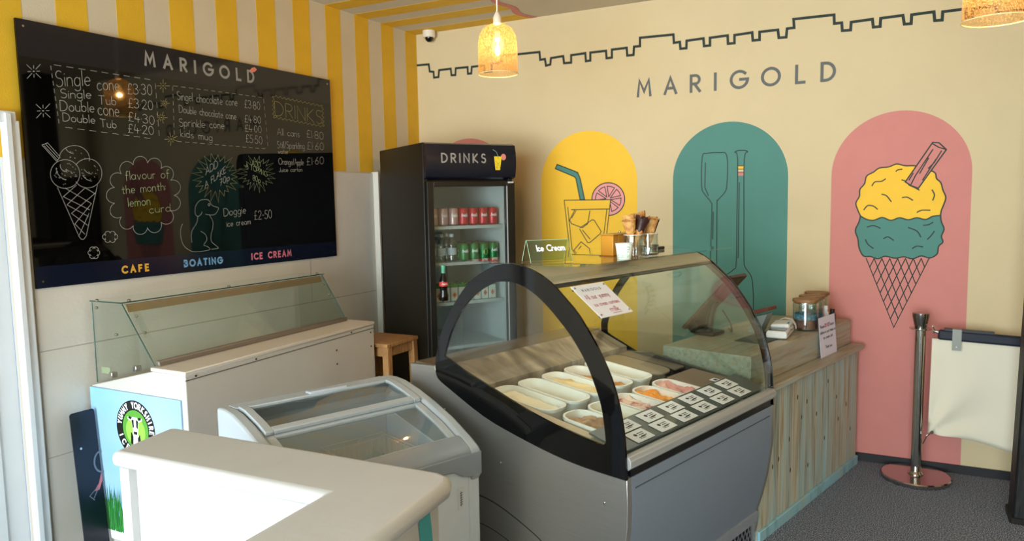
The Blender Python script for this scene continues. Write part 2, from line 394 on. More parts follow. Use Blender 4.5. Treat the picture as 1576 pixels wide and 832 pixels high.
# yellow stripes on the left wall, 0.152 m wide, running on across the ceiling to a wavy pink edge
def wavy(y):
    return 1.03+.022*math.sin(y*17+1.2)+(.05*max(0, (-y-.45))*4 if y < -.45 else 0)
ys = MB(); cs = MB()
k = 0
ST = .1523
while -k*ST > YF+.3:
    a, b = -k*ST, -(k+1)*ST
    ys.box(0, .0012, b, a, 1.9 if a > -3.1 else 2.06, H)
    if a > -2.6:
        n = 6
        top = [(wavy(b+(a-b)*i/n), b+(a-b)*i/n) for i in range(n+1)]
        cs.prism_z([(0, b)]+top+[(0, a)], H-.0012, H)
    k += 2
ys.build('yellow_stripes', YEL, wl, smooth=0); cs.build('yellow_stripes', YEL, ceiling, smooth=0)
wv = [(wavy(-2.6+2.6*i/90), -2.6+2.6*i/90) for i in range(91)]
MB().stroke([(x, y) for x, y in wv], .055, lambda a, b: Vector((a, b, H-.002))).build('wavy_edge', PINKP, ceiling, smooth=0)
cw = MB()
for i in range(0, 18, 2):
    pass
# low cladding under the stripes
cl = struct(MB().box(0, .014, -3.09, -.63, 0, 1.893).build('trim_1', WHITEWALL, bevel=.003))
gr = MB().box(.0135, .0148, -3.09, -.64, 1.02, 1.024).box(.0135, .0148, -1.325, -1.321, 1.03, 1.30).box(.0135, .0148, -3.09, -.64, .52, .523)
gr.build('board_seam', mat('seam_shadow_gap', '#9c958a', .8), cl, smooth=0)
struct(MB().box(0, .06, -.63, -.615, 0, 1.9).build('trim_2', WHITEWALL))
# door in the left wall with its casing
struct(MB().box(0, .03, -3.175, -3.108, 0, 2.06).box(.03, .042, -3.172, -3.145, 0, 2.09).box(0, .03, -3.98, -3.12, 2.05, 2.1).box(0, .03, -4.05, -3.975, 0, 2.1).build('trim_3', DOORW, bevel=.004))
dr = struct(MB().box(-.07, -.02, -3.975, -3.175, .01, 2.05).box(-.02, -.012, -3.88, -3.27, 1.1, 1.92).box(-.02, -.012, -3.88, -3.27, .15, .95).build('door_1', DOORW, bevel=.004))
struct(MB().box(1.0, 4.18, -.014, 0, 0, .05).build('baseboard_back', mat('dark_skirting', '#17161a', .6)))
# dark door past the post on the back wall
struct(MB().box(4.24, 5.2, -.045, 0, 0, 2.02).box(4.36, 5.08, -.055, -.045, .2, .95).box(4.36, 5.08, -.055, -.045, 1.1, 1.9).build('door_2', mat('dark_door', '#14110f', .4), bevel=.004))

# ------------------------------------------------------------------ mural on the back wall
def BK(off): return lambda a, b: Vector((a, -off, b))
def pb(u, v): return on_back(u, v)
AC, AW, AZ = .4625, .3729, 1.7889
for i, m in enumerate((PINKP, YELP, TEALP, PINKP)):
    c = AC+i
    lab(MB().poly([(c-AW, .05)]+[(c+AW, .05)]+arc(c, AZ, AW, AW, 0, 180, 40), BK(.0008)).build('painted_arch', m, wb, smooth=0),
        ['pink painted arch behind the fridge', 'yellow painted arch with a drink', 'teal painted arch with two oars', 'pink painted arch with an ice cream cone'][i])
ink = MB(); IW = .0075
def lines(mb, pls, f, wd, off, closed=False):
    for pl in pls: mb.stroke([f(*p) for p in pl], wd, BK(off), closed)
q3 = lambda x, y: pb(800+x/2.7727, 180+y/2.7727)
q4 = lambda x, y: pb(1240+x/2.25, 150+y/2.25)
def smoothpts(P, n=4, closed=False):
    out = []; N = len(P)
    for i in range(N if closed else N-1):
        g = lambda j: P[j % N] if closed else P[min(max(j, 0), N-1)]
        p0, p1, p2, p3 = g(i-1), g(i), g(i+1), g(i+2)
        for k in range(n):
            t = k/n
            out.append(tuple(.5*((2*p1[d])+(-p0[d]+p2[d])*t+(2*p0[d]-5*p1[d]+4*p2[d]-p3[d])*t*t+(-p0[d]+3*p1[d]-3*p2[d]+p3[d])*t**3) for d in (0, 1)))
    if not closed: out.append(P[-1])
    return out
# drink
fruit = [q3(378+70*math.cos(a*PI/18), 350+70*math.sin(a*PI/18)) for a in range(36)]
MB().poly(fruit, BK(.0013)).build('painted_grapefruit', mat('mural_light_pink', '#e79a98', .7), wb, smooth=0)
ink.stroke(fruit, IW, BK(.0014), True)
MB().poly([q3(*p) for p in [(190, 355), (388, 352), (355, 640), (222, 640)]], BK(.0018)).build('painted_glass', YELP, wb, smooth=0)
straw = [(160, 202), (247, 236), (258, 262), (277, 352), (258, 353), (240, 262), (233, 254), (152, 220)]
MB().poly([q3(*p) for p in straw], BK(.0019)).build('painted_straw', TEALP, wb, smooth=0)
lines(ink, [straw], q3, IW, .0023, True)
lines(ink, [[(222, 640), (190, 355), (388, 352), (355, 640)], [(220, 395), (382, 392)], [(205, 385), (228, 610)], [(372, 395), (352, 560)],
            [(235, 396), (213, 440), (222, 455), (268, 472), (290, 455), (300, 400)], [(222, 430), (240, 400)],
            [(258, 472), (310, 438), (318, 440), (348, 488), (343, 498), (300, 535), (290, 535), (256, 478)], [(268, 482), (300, 520)],
            [(228, 572), (262, 532), (312, 572), (310, 582), (280, 615), (250, 625), (232, 600)], [(235, 585), (262, 550)],
            [(310, 592), (352, 590)], [(262, 625), (300, 640)]], q3, IW*.8, .0023)
for a in range(0, 360, 45):
    r = math.radians(a+12)
    x, y = 378+56*math.cos(r), 350+56*math.sin(r)
    if x > 384 or y < 346:
        for da in (-17, 17):
            x2, y2 = 378+55*math.cos(r+math.radians(da)), 350+55*math.sin(r+math.radians(da))
            lines(ink, [[(378+10*math.cos(r), 350+10*math.sin(r)), (x2, y2)]], q3, IW*.8, .0014)
        lines(ink, [[(378+55*math.cos(r+math.radians(t)), 350+55*math.sin(r+math.radians(t))) for t in (-17, 0, 17)]], q3, IW*.8, .0014)
# oars
lines(ink, [smoothpts([(812, 640), (820, 400), (815, 362), (790, 330), (776, 295), (779, 170), (800, 155), (850, 152), (884, 165), (884, 290), (872, 325), (845, 355), (842, 380), (840, 640)]),
            [(792, 195), (790, 300), (805, 335)], [(826, 405), (823, 520)],
            smoothpts([(885, 670), (912, 650), (924, 620), (927, 420), (930, 180), (918, 150), (944, 142), (973, 148), (958, 180), (957, 420), (957, 600), (962, 640), (988, 680), (996, 740), (997, 830)]),
            [(937, 280), (932, 600)]], q3, IW*.8, .0016)
for y0, y1, m in ((208, 222, YELP), (222, 235, CREAM), (235, 250, PINKP)):
    MB().poly([q3(931, y0), q3(957, y0), q3(957, y1), q3(930, y1)], BK(.0014)).build('painted_oar_band', m, wb, smooth=0)
lines(ink, [[(931, 208), (957, 208)], [(931, 222), (957, 222)], [(931, 235), (957, 235)]], q3, IW*.6, .0018)
# ice cream cone
ys1 = [(190, 410), (180, 388), (174, 365), (186, 342), (188, 318), (204, 298), (211, 272), (235, 258), (255, 244), (288, 240), (315, 230), (345, 236), (378, 236), (405, 243), (432, 252), (449, 262), (453, 280), (468, 295), (475, 320), (485, 345), (478, 370), (470, 390), (467, 408)]
seam = [(467, 408), (440, 411), (415, 422), (385, 416), (355, 423), (325, 416), (295, 425), (265, 415), (235, 425), (210, 421), (190, 410)]
ts1 = [(190, 410), (184, 432), (172, 460), (181, 490), (185, 520), (200, 548), (225, 550), (250, 558), (275, 549), (310, 556), (340, 551), (370, 558), (400, 548), (430, 555), (455, 541), (460, 515), (475, 500), (470, 480), (479, 455), (470, 430), (467, 408)]
flake = [(345, 292), (440, 155), (462, 157), (487, 180), (390, 314), (365, 305)]
S1, S2, S3 = smoothpts(ys1), smoothpts(seam), smoothpts(ts1)
MB().poly([q4(*p) for p in S1+S2[1:-1]], BK(.0014)).build('painted_scoop', YELP, wb, smooth=0)
MB().poly([q4(*p) for p in S3+S2[1:-1]], BK(.0014)).build('painted_scoop', TEALP, wb, smooth=0)
MB().poly([q4(*p) for p in flake], BK(.0023)).build('painted_flake', PINKP, wb, smooth=0)
lines(ink, [S1, S2, S3], q4, IW, .0019); lines(ink, [flake], q4, IW, .0025, True)
lines(ink, [[(440, 160), (460, 172), (487, 180)], [(440, 180), (380, 270), (365, 300)], [(425, 210), (395, 262)], [(470, 185), (445, 225), (425, 245)], [(450, 215), (405, 285)], [(372, 262), (358, 285)]], q4, IW*.9, .0025)
lines(ink, [
            [(333, 285), (350, 290), (358, 303), (378, 312), (393, 320)],
            smoothpts([(230, 305), (240, 292), (262, 290), (276, 282)]), smoothpts([(264, 335), (280, 340), (296, 360)]), smoothpts([(335, 346), (352, 345), (370, 355)]),
            smoothpts([(438, 320), (446, 337), (440, 355)]), smoothpts([(202, 388), (215, 374), (235, 376), (248, 386)]), smoothpts([(386, 397), (402, 390), (430, 390)]), smoothpts([(313, 255), (320, 250), (333, 248)]),
            smoothpts([(214, 448), (235, 443), (258, 452)]), smoothpts([(356, 450), (385, 462), (398, 482)]), smoothpts([(408, 442), (425, 440), (440, 432)]), smoothpts([(422, 490), (434, 478), (445, 463)]),
            smoothpts([(270, 488), (285, 482), (304, 494)]), smoothpts([(207, 492), (216, 508), (234, 522)]), smoothpts([(370, 522), (385, 514), (405, 517)])], q4, IW*.9, .0019)
lat = [[(210, 557), (305, 795), (427, 557)]]
for i in range(1, 8):
    t = i/8
    xa = 210+217*t
    def hit(x, d):   # run a lattice line from the rim down to the opposite side of the cone
        k = (217*(1-t) if d > 0 else 217*t)/217
        if d > 0: f = 1-k; return (305+(427-305)*(1-(1-t)*0)*0+0, 0)
    # right-going line parallel to the left side, left-going line parallel to the right side
    lat.append([(xa, 557), (xa+(305-210)*(1-t), 557+(795-557)*(1-t))])
    lat.append([(xa, 557), (xa-(427-305)*t, 557+(795-557)*t)])
lines(ink, lat, q4, IW*.8, .0014)
ink.build('painted_outlines', INK, wb, smooth=0)
# battlement line
cast = [(642, 100.5), (660, 99), (661.4, 110), (667.4, 110.5), (668, 119.4), (675, 118.5), (675.8, 108), (693.8, 105.7), (695, 115.8), (701, 115.4), (701.5, 105), (719.8, 103.3), (720.2, 113.4), (725.5, 113), (726.2, 102.9), (737, 101.5), (745, 100.6), (746, 111), (757, 109.5), (757, 98), (772, 96), (772, 86), (796, 83.6), (830.3, 80), (831.5, 92), (838.7, 90.8), (840.4, 101), (847, 99.3), (848, 89.4)]
c2 = [(15, 190), (18, 214), (42, 212), (42, 187), (90, 180), (92, 207), (107, 205), (107, 178), (160, 172), (162, 197), (180, 195), (180, 168), (230, 162), (232, 188), (253, 186), (255, 158), (275, 156), (275, 128), (388, 117), (390, 145), (410, 142), (412, 165), (432, 163), (433, 138), (490, 130), (492, 156), (512, 154), (512, 128), (572, 120), (573, 148), (595, 146), (595, 119), (655, 110), (657, 137), (680, 135), (680, 108), (742, 101), (745, 128), (770, 126), (773, 97), (797, 94), (795, 65), (932, 50), (933, 80), (958, 77), (960, 104), (988, 102), (990, 75), (1062, 65), (1065, 92), (1088, 90), (1090, 62), (1165, 52), (1170, 82), (1193, 80), (1195, 50), (1270, 40), (1273, 70), (1298, 68), (1300, 40), (1378, 30), (1379, 60), (1400, 58), (1401, 30), (1480, 20), (1482, 44), (1506, 42), (1545, 36), (1590, 31)]
cast += [(860+x/2.2, y/2.2) for x, y in c2]
MB().stroke([pb(*p) for p in cast], .0165, BK(.0012)).build('painted_battlement', mat('battlement_green', '#1d2c26', .7), wb, smooth=0)
lt = MB(); p0 = pb(982, 148); p1 = pb(1284, 122.5)
p0 = (p0[0], p1[1]*.5+p0[1]*.5); p1 = (p1[0], p0[1])
write(lt, 'MARIGOLD', p0, p1, .104, .0185, BK(.0012), track=True)
lt.build('painted_lettering', GREYLET, wb, smooth=0)

# ================================================================== MENU BOARD
mbd = thing('menu_board', 'large glossy black menu board with white chalk prices on the left wall', 'menu board', (0.014, -2.08, 1.31))
XB = .026
by0, by1, bz0, bz1 = -3.09, -1.074, 1.313, 2.507
def LB(off):
    return lambda a, b: Vector((XB+off-mbd.location.x, a-mbd.location.y, b-mbd.location.z))
o_ = mbd.location
MB().box(0, .012, by0-o_.y, by1-o_.y, bz0-o_.z, bz1-o_.z).build('board_panel', GLOSSBLK, mbd, smooth=0)
lab(MB().poly([(by0+.001, 2.346), (by1-.001, 2.346), (by1-.001, bz1-.001), (by0+.001, bz1-.001)], LB(.0006)).build('header_band', mat('board_header', '#15131a', .06), mbd, smooth=0), 'dark navy header band')
lab(MB().poly([(by0+.001, bz0+.001), (by1-.001, bz0+.001), (by1-.001, 1.413), (by0+.001, 1.413)], LB(.0006)).build('footer_band', NAVY, mbd, smooth=0), 'navy footer band')
for y in (by0+.03, by1-.03):
    for z in (bz0+.03, bz1-.03):
        MB().tube([(.012, y-o_.y, z-o_.z), (.0145, y-o_.y, z-o_.z)], .005, 10).build('screw', CHROME, mbd)
pl = lambda u, v: on_left(u, v, XB)
def Lw(mb, s, a, b, h, wd, z, org=(0, 0), zs=1.0, **k):   # write in zoomed photo units on the board plane
    A = pl(org[0]+a[0]/zs, org[1]+a[1]/zs); B = pl(org[0]+b[0]/zs, org[1]+b[1]/zs)
    T = pl(org[0]+a[0]/zs, org[1]+(a[1]-h)/zs)
    write(mb, s, A, B, (T[1]-A[1]), wd, LB(.0012), up=(0, 1), **k)
hd = MB(); Lw(hd, 'MARIGOLD', (405, 180), (706, 229), 34, .014, 0, zs=1.8093, track=True); hd.build('heading_lettering', SILVERLET, mbd, smooth=0)
e = MB(); e.poly([pl(389+x*.9, 107+y*.9) for x, y in [(-6, 2), (-2, -3), (3, -4), (7, 0), (3, 4), (-3, 5)]], LB(.0015)).build('bird_emblem', mat('emblem_coral', '#e2836f', .6), mbd, smooth=0)
for s, a, b, h, c in (('CAFE', (125, 218), (299, 200), 42, '#e0a93a'), ('BOATING', (543, 175), (795, 150), 40, '#6fa3cf'), ('ICE CREAM', (997, 127), (1260, 101), 38, '#d8768c')):
    m_ = MB(); Lw(m_, s, a, b, h, .0095, 0, org=(160, 370), zs=4.378, track=True)
    lab(m_.build('footer_lettering', mat('footer_'+c[1:], c, .6), mbd, smooth=0), {'C': 'yellow lettering', 'B': 'blue lettering', 'I': 'pink lettering'}[s[0]])
ch = MB(); T = .0024
for s, a, b, h in (('Single', (275, 303), (495, 298), 105), ('cone', (540, 327), (680, 330), 85), ('£3.30', (735, 352), (890, 358), 70), ('Single', (305, 378), (500, 380), 60), ('Tub', (550, 415), (660, 425), 58), ('£3.20', (740, 438), (895, 455), 62),
                   ('Double', (303, 460), (520, 470), 70), ('cone', (545, 483), (680, 498), 85), ('£4.30', (740, 524), (905, 548), 60), ('Double', (320, 525), (525, 540), 55), ('Tub', (560, 560), (662, 573), 52), ('£4.20', (738, 597), (900, 615), 58)):
    m_ = MB(); Lw(m_, s, a, b, h*.95, T, 0, org=(20, 60), zs=4.1615, wob=.03); m_.build('price_writing', CHALK, mbd, smooth=0)
for s, a, b, h in (('Singel chocolate cone', (150, 340), (578, 385), 60), ('£3.80', (630, 395), (740, 412), 55), ('Double chocolate cone', (165, 430), (570, 480), 52), ('£4.80', (632, 498), (745, 507), 50), ('Sprinkle cone', (165, 527), (485, 545), 55), ('£4.00', (635, 566), (750, 573), 48), ('kids mug', (175, 602), (400, 630), 52), ('£5.50', (640, 640), (755, 655), 55),
                   ('All cans', (860, 590), (1020, 605), 48), ('£1.80', (1072, 605), (1190, 622), 52), ('Still/Sparkling', (862, 682), (1055, 690), 48), ('£1.60', (1075, 690), (1193, 697), 52), ('water', (868, 722), (942, 722), 30), ('Orange/Apple', (872, 800), (1050, 805), 45), ('£1.60', (1073, 805), (1193, 795), 52)):
    m_ = MB(); Lw(m_, s, a, b, h, T*.85, 0, org=(240, 80), zs=4.6214, wob=.03); m_.build('price_writing', CHALK, mbd, smooth=0)
m_ = MB(); Lw(m_, 'Juice carton', (38, 725), (187, 722), 25, T*.8, 0, org=(420, 90), zs=4.16); m_.build('price_writing', CHALK, mbd, smooth=0)
d4 = lambda x, y: pl(60+x/4.6227, 220+y/4.6227)
d5 = lambda x, y: pl(270+x/4.894, 230+y/4.894)
d8 = lambda x, y: pl(240+x/4.6214, 80+y/4.6214)
d7 = lambda x, y: pl(20+x/4.1615, 60+y/4.1615)
def cl_(pls, f, wd=T*.8, closed=False, mb=None):
    for p in pls: (mb or ch).stroke([f(*q) for q in p], wd, LB(.0012), closed)
for a, b, n in (((262, 165), (905, 265), 9), ((240, 172), (297, 560), 8), ((335, 565), (905, 640), 8), ((910, 285), (937, 645), 6)): dashes(ch, d7(*a), d7(*b), n, T*.8, LB(.0012))
for a, b, n in (((122, 240), (770, 325), 13), ((118, 245), (130, 610), 7), ((150, 635), (795, 690), 13), ((765, 335), (797, 690), 7)): dashes(ch, d8(*a), d8(*b), n, T*.7, LB(.0012))
def star(mb, f, x, y, r, n=8, ph=.4):
    for i in range(n):
        a = 2*PI*i/n+ph; r0, r1 = r*.3, r*(1 if i % 2 == 0 else .62)
        mb.stroke([f(x+r0*math.cos(a), y+r0*math.sin(a)), f(x+r1*math.cos(a), y+r1*math.sin(a))], T*.8, LB(.0012))
    mb.stroke([f(x-3, y), f(x+3, y)], T*1.6, LB(.0012))
star(ch, d7, 132, 207, 62, 8, .75); star(ch, d7, 192, 460, 62, 8, .75)
ychalk = MB(); star(ychalk, d7, 960, 300, 42, 8, 0); star(ychalk, d7, 970, 412, 32, 10, 0); star(ychalk, d7, 950, 503, 38, 10, 0); star(ychalk, d7, 1012, 640, 42, 9, .3)
Lw(ychalk, 'DRINKS', (846, 450), (1180, 512), 100, T*.9, 0, org=(240, 80), zs=4.6214, gap=.2)
wb_ = []
for (xa, ya), (xb, yb), n in (((832, 312), (1182, 385), 12), ((1182, 385), (1190, 530), 5), ((1190, 530), (835, 462), 12), ((835, 462), (832, 312), 5)):
    for i in range(n*4):
        t = i/(n*4); k = 7*math.sin(i*PI/2); L_ = math.hypot(xb-xa, yb-ya)
        wb_.append((xa+(xb-xa)*t-(yb-ya)/L_*k, ya+(yb-ya)*t+(xb-xa)/L_*k))
cl_([wb_], d8, T*.7, True, ychalk)
ch.build('chalk_dash_pattern', CHALK, mbd, smooth=0); ch = MB()
# chalk ice cream
cl_([[(20, 15), (60, -2), (150, 100), (125, 130), (20, 15)], [(35, 18), (130, 120)], [(48, 10), (140, 108)],
     [(130, 315), (285, 665), (300, 684), (318, 684), (335, 660), (415, 298)],
     [(185, 320), (372, 430)], [(175, 383), (360, 475)], [(200, 440), (350, 522)], [(230, 500), (345, 585)], [(255, 575), (325, 648)], [(330, 320), (395, 358)],
     [(265, 300), (170, 383)], [(325, 320), (200, 437)], [(400, 355), (230, 500)], [(372, 430), (255, 575)], [(355, 500), (285, 655)]], d4)
cl_([arc(185, 220, 105, 102, 0, 360, 30), arc(250, 112, 108, 94, -170, 10, 20), arc(345, 215, 102, 104, -145, 145, 24),
     arc(200, 160, 50, 45, 90, 190, 8), arc(200, 170, 80, 90, 95, 175, 8), arc(380, 150, 70, 70, 95, 150, 8), arc(380, 190, 80, 80, 95, 150, 8), arc(250, 30, 60, 45, 95, 170, 6)], d4)
for i in range(70):
    a = random.uniform(0, 2*PI); r = math.sqrt(random.random())*88; cx, cy = random.choice(((185, 220), (185, 220), (350, 215), (255, 105)))
    if cy == 105: r *= .8
    x, y = cx+r*math.cos(a), cy+r*math.sin(a)*.9
    if cy == 105 and y > 110: continue
    cl_([[(x-2, y-2), (x+2, y+2)]], d4, T*.8)
ch.build('cone_drawing', CHALK, mbd, smooth=0); ch = MB()
# cloud
sc_ = []
nsc = 13; CXc, CYc, RX, RY = 745, 372, 215, 232
for i in range(nsc):
    a0 = 2*PI*i/nsc; a1 = 2*PI*(i+1)/nsc
    x0, y0, x1, y1 = CXc+RX*math.cos(a0), CYc+RY*math.sin(a0), CXc+RX*math.cos(a1), CYc+RY*math.sin(a1)
    mx, my = (x0+x1)/2, (y0+y1)/2; nx, ny = math.cos((a0+a1)/2), math.sin((a0+a1)/2); hl = math.hypot(x1-x0, y1-y0)/2
    tx, ty = (x1-x0)/2, (y1-y0)/2
    sc_.append([(mx-tx*math.cos(PI*j/12)+nx*hl*1.05*math.sin(PI*j/12), my-ty*math.cos(PI*j/12)+ny*hl*1.05*math.sin(PI*j/12)) for j in range(13)])
cl_(sc_, d4)
for CXc, CYc, RX, RY in ((505, 667, 34, 24), (390, 780, 22, 26)):
    for i in range(6):
        a = 2*PI*i/6
        cl_([arc(CXc+RX*math.cos(a), CYc+RY*math.sin(a), 20, 19, math.degrees(a)-100, math.degrees(a)+100, 10)], d4)
ch.build('cloud_outline_pattern', CHALK, mbd, smooth=0); ch = MB()
gchalk = MB()
for s, a, b, h in (('flavour of', (615, 262), (925, 248), 62), ('the month:', (590, 362), (900, 335), 58), ('lemon', (635, 452), (790, 437), 60), ('curd', (785, 498), (935, 485), 55)):
    m_ = MB(); Lw(m_, s, a, b, h, T, 0, org=(60, 220), zs=4.6227, wob=.03); lab(m_.build('flavour_writing', CHALKG, mbd, smooth=0), 'pale green chalk writing')
def burst(mb, cx, cy, ri, ro, n, seed):
    rr = random.Random(seed)
    P = []
    for i in range(n*2):
        a = PI*i/n; r = (ro*rr.uniform(.8, 1.08) if i % 2 == 0 else ri*rr.uniform(.85, 1.1)); P.append((cx+r*math.cos(a)*1.02, cy+r*math.sin(a)))
    cl_([P], d5, T*.6, True, mb)
burst(ychalk, 308, 205, 112, 180, 21, 3); burst(gchalk, 612, 180, 80, 140, 22, 5)
for mb_, s, a, b, h in ((ch, 'ADD', (228, 192), (318, 132), 55), (ch, 'A FLAKE', (222, 292), (378, 172), 48), (ch, '70p', (335, 275), (408, 228), 48), (gchalk, 'ADD', (575, 122), (640, 136), 40), (gchalk, 'A TOPPING', (530, 135), (690, 205), 38), (gchalk, '80p', (582, 232), (640, 252), 42),
                   (ch, 'Doggie', (365, 502), (530, 478), 58), (ch, 'ice cream', (387, 580), (565, 560), 42), (ch, '£2-50', (595, 527), (725, 517), 65)):
    m_ = MB(); Lw(m_, s, a, b, h, T*.9, 0, org=(270, 230), zs=4.894, wob=.02); m_.build('offer_writing', CHALK if mb_ is ch else CHALKG, mbd, smooth=0)
cl_([smoothpts(p) for p in ([(200, 468), (190, 490), (165, 503), (148, 480), (150, 430), (175, 390), (210, 376), (250, 382), (275, 420), (320, 437), (322, 450), (300, 485), (270, 493), (225, 487)],
     [(168, 500), (160, 550), (130, 600), (118, 640), (122, 700)], [(255, 493), (280, 540), (280, 590), (268, 640), (270, 690), (295, 715), (322, 742), (270, 750)],
     [(190, 615), (225, 640), (235, 680), (213, 718), (240, 730), (255, 755), (150, 770), (100, 755), (60, 720), (40, 660), (38, 600), (52, 560)], arc(252, 415, 7, 9, 0, 360, 8))], d5)
ch.build('dog_drawing', CHALK, mbd, smooth=0); lab(gchalk.build('starburst_drawing', CHALKG, mbd, smooth=0), 'pale green chalk starburst'); lab(ychalk.build('chalk_decoration', CHALKY, mbd, smooth=0), 'pale yellow chalk drawings')

# ================================================================== PENDANTS, CAMERA DOME
GOLDGL = glass('mottled_amber_glass', '#f5dfba', .06, .05, opaque=.36, speckle=230, body='#b39a76')
BULB = glass('glowing_bulb', '#fff4dc', .05)
_nt = BULB.node_tree; _e = _nt.nodes.new('ShaderNodeEmission'); _e.inputs[0].default_value = lin('#ffca78'); _e.inputs[1].default_value = 2.2
_a = _nt.nodes.new('ShaderNodeAddShader'); _o = [n for n in _nt.nodes if n.type == 'OUTPUT_MATERIAL'][0]; _src = _o.inputs[0].links[0].from_socket
_nt.links.new(_src, _a.inputs[0]); _nt.links.new(_e.outputs[0], _a.inputs[1]); _nt.links.new(_a.outputs[0], _o.inputs[0])
def pendant(loc, label):
    t = thing('pendant_light', label, 'pendant light', loc, 0, 'mottled glass pendant lights')
    zc = loc[2]
    MB().tube([(0, 0, .30), (0, 0, H-zc-.02)], .0045, 8).build('cord', mat('cord_white', '#d8d2c6', .6), t)
    MB().lathe([(.005, H-zc-.045), (.05, H-zc-.03), (.05, H-zc)], 20).build('ceiling_rose', mat('cord_white', '#d8d2c6', .6), t)
    MB().lathe([(.016, .255), (.022, .26), (.022, .29), (.012, .31), (.006, .32)], 16).build('lamp_holder', mat('holder_white', '#d9cdbb', .5), t)
    R = .103
    prof = [(.018, .258), (.05, .25), (.078, .23), (.096, .198), (.1025, .16), (R, .12), (R+.002, .0)]
    o = MB().lathe(prof, 40, caps=False).build('shade', GOLDGL, t, smooth=60, recalc=False)
    MB().tube([((R+.002)*math.cos(a*PI/20), (R+.002)*math.sin(a*PI/20), 0) for a in range(41)], .0022, 6).build('shade_rim', mat('rim_gold_glass', '#f0d9a0', .2), t)
    MB().lathe([(.012, .215), (.014, .2), (.026, .175), (.032, .15), (.028, .125), (.014, .108), (.001, .104)], 16).build('bulb', BULB, t)
    l = bpy.data.lights.new('bulb_light', 'POINT'); l.energy = 13; l.color = (1, .66, .32); l.shadow_soft_size = .012
    lo = bpy.data.objects.new('bulb_light', l); COL.objects.link(lo); lo.parent = t; lo.location = (0, 0, .145)
    return t
pendant((1.58, -1.54, 2.335), 'mottled amber glass pendant light hanging near the wall security camera')
P2 = CAM+ray(1535, 31)*2.48
pendant((P2.x, P2.y, P2.z-.0), 'mottled amber glass pendant light cut off at the top right corner')
t = thing('security_camera', 'small white dome security camera high in the striped corner', 'security camera', (.165, -.06, 2.955))
MB().lathe([(.046, .0), (.05, .008), (.05, .052)], 28).build('camera_base', mat('camera_white', '#e6ddcb', .5), t)
MB().lathe([(.0005, -.034), (.014, -.032), (.026, -.022), (.033, -.006), (.034, .004)], 24).build('camera_dome', mat('camera_dome_black', '#0b0b10', .08), t)

# ================================================================== DRINKS FRIDGE
FA = math.radians(57)
fr = thing('drinks_fridge', 'tall black upright drinks fridge with a glass door in the corner', 'fridge', (.814, -1.145, 0), FA)
fw, fd, fh = .642, .80, 2.045
zt, zd = 1.815, 1.80
MB().box(0, .03, .0, fd, .12, fh).box(fw-.03, fw, .0, fd, .12, fh).box(.03, fw-.03, fd-.04, fd, .12, fh).box(.03, fw-.03, .0, fd-.04, fh-.03, fh).box(.03, fw-.03, .03, fd-.04, .12, .22).box(.03, fw-.03, .03, fd-.04, zt-.03, zt).box(.02, fw-.02, .05, fd-.02, .0, .12).build('fridge_body', BLKM, fr, bevel=.004)
# light inner liner
LIN = mat('fridge_liner', '#cfd6d6', .5)
MB().box(.03, .045, .05, fd-.04, .22, zt-.03).box(fw-.045, fw-.03, .05, fd-.04, .22, zt-.03).box(.045, fw-.045, fd-.055, fd-.04, .22, zt-.03).box(.045, fw-.045, .05, fd-.055, .22, .235).box(.045, fw-.045, .05, fd-.055, zt-.045, zt-.03).build('inner_liner', LIN, fr)
hp = [(.001, zt), (-.03, zt+.012), (-.043, zt+.06), (-.047, zt+.115), (-.043, zt+.17), (-.03, fh-.01), (.001, fh)]
hs = MB().loft([(.004, y, z) for y, z in hp], [(fw+.006, y, z) for y, z in hp]).build('header_sign', mat('fridge_header_navy', '#0d1120', .25), fr)
def HF(off):
    def f(a, b):
        tt = (b-(zt+.115))/.115; y = -.047+.005*min(1, abs(tt))**2*1.6
        return Vector((a, y-off, b))
    return f
m_ = MB(); write(m_, 'DRINKS', (.110, 1.921), (.418, 1.921), .053, .0095, HF(.0015), track=True); m_.build('lettering', SILVERLET, hs, smooth=0)
ex, ez = .512, 1.873
MB().poly([(ex-.020, ez), (ex+.014, ez), (ex+.027, ez+.088), (ex-.030, ez+.088)], HF(.0015)).build('drink_emblem', mat('emblem_yellow', '#e8cf2e', .5), hs, smooth=0)
MB().poly(arc(ex+.04, ez+.085, .019, .021, 0, 360, 16), HF(.0012)).build('fruit_emblem', PINKP, hs, smooth=0)
m_ = MB(); m_.stroke([(ex, ez+.09), (ex-.012, ez+.118), (ex-.036, ez+.132)], .005, HF(.0016)); m_.build('straw_emblem', TEALP, hs, smooth=0)
m_ = MB()
for i in range(14):
    x, z = ex+random.uniform(-.02, .016), ez+random.uniform(.01, .08); m_.stroke([(x, z), (x+random.uniform(-.01, .01), z+.007)], .002, HF(.0019))
m_.build('emblem_lines', mat('emblem_olive', '#8a8420', .5), hs, smooth=0)
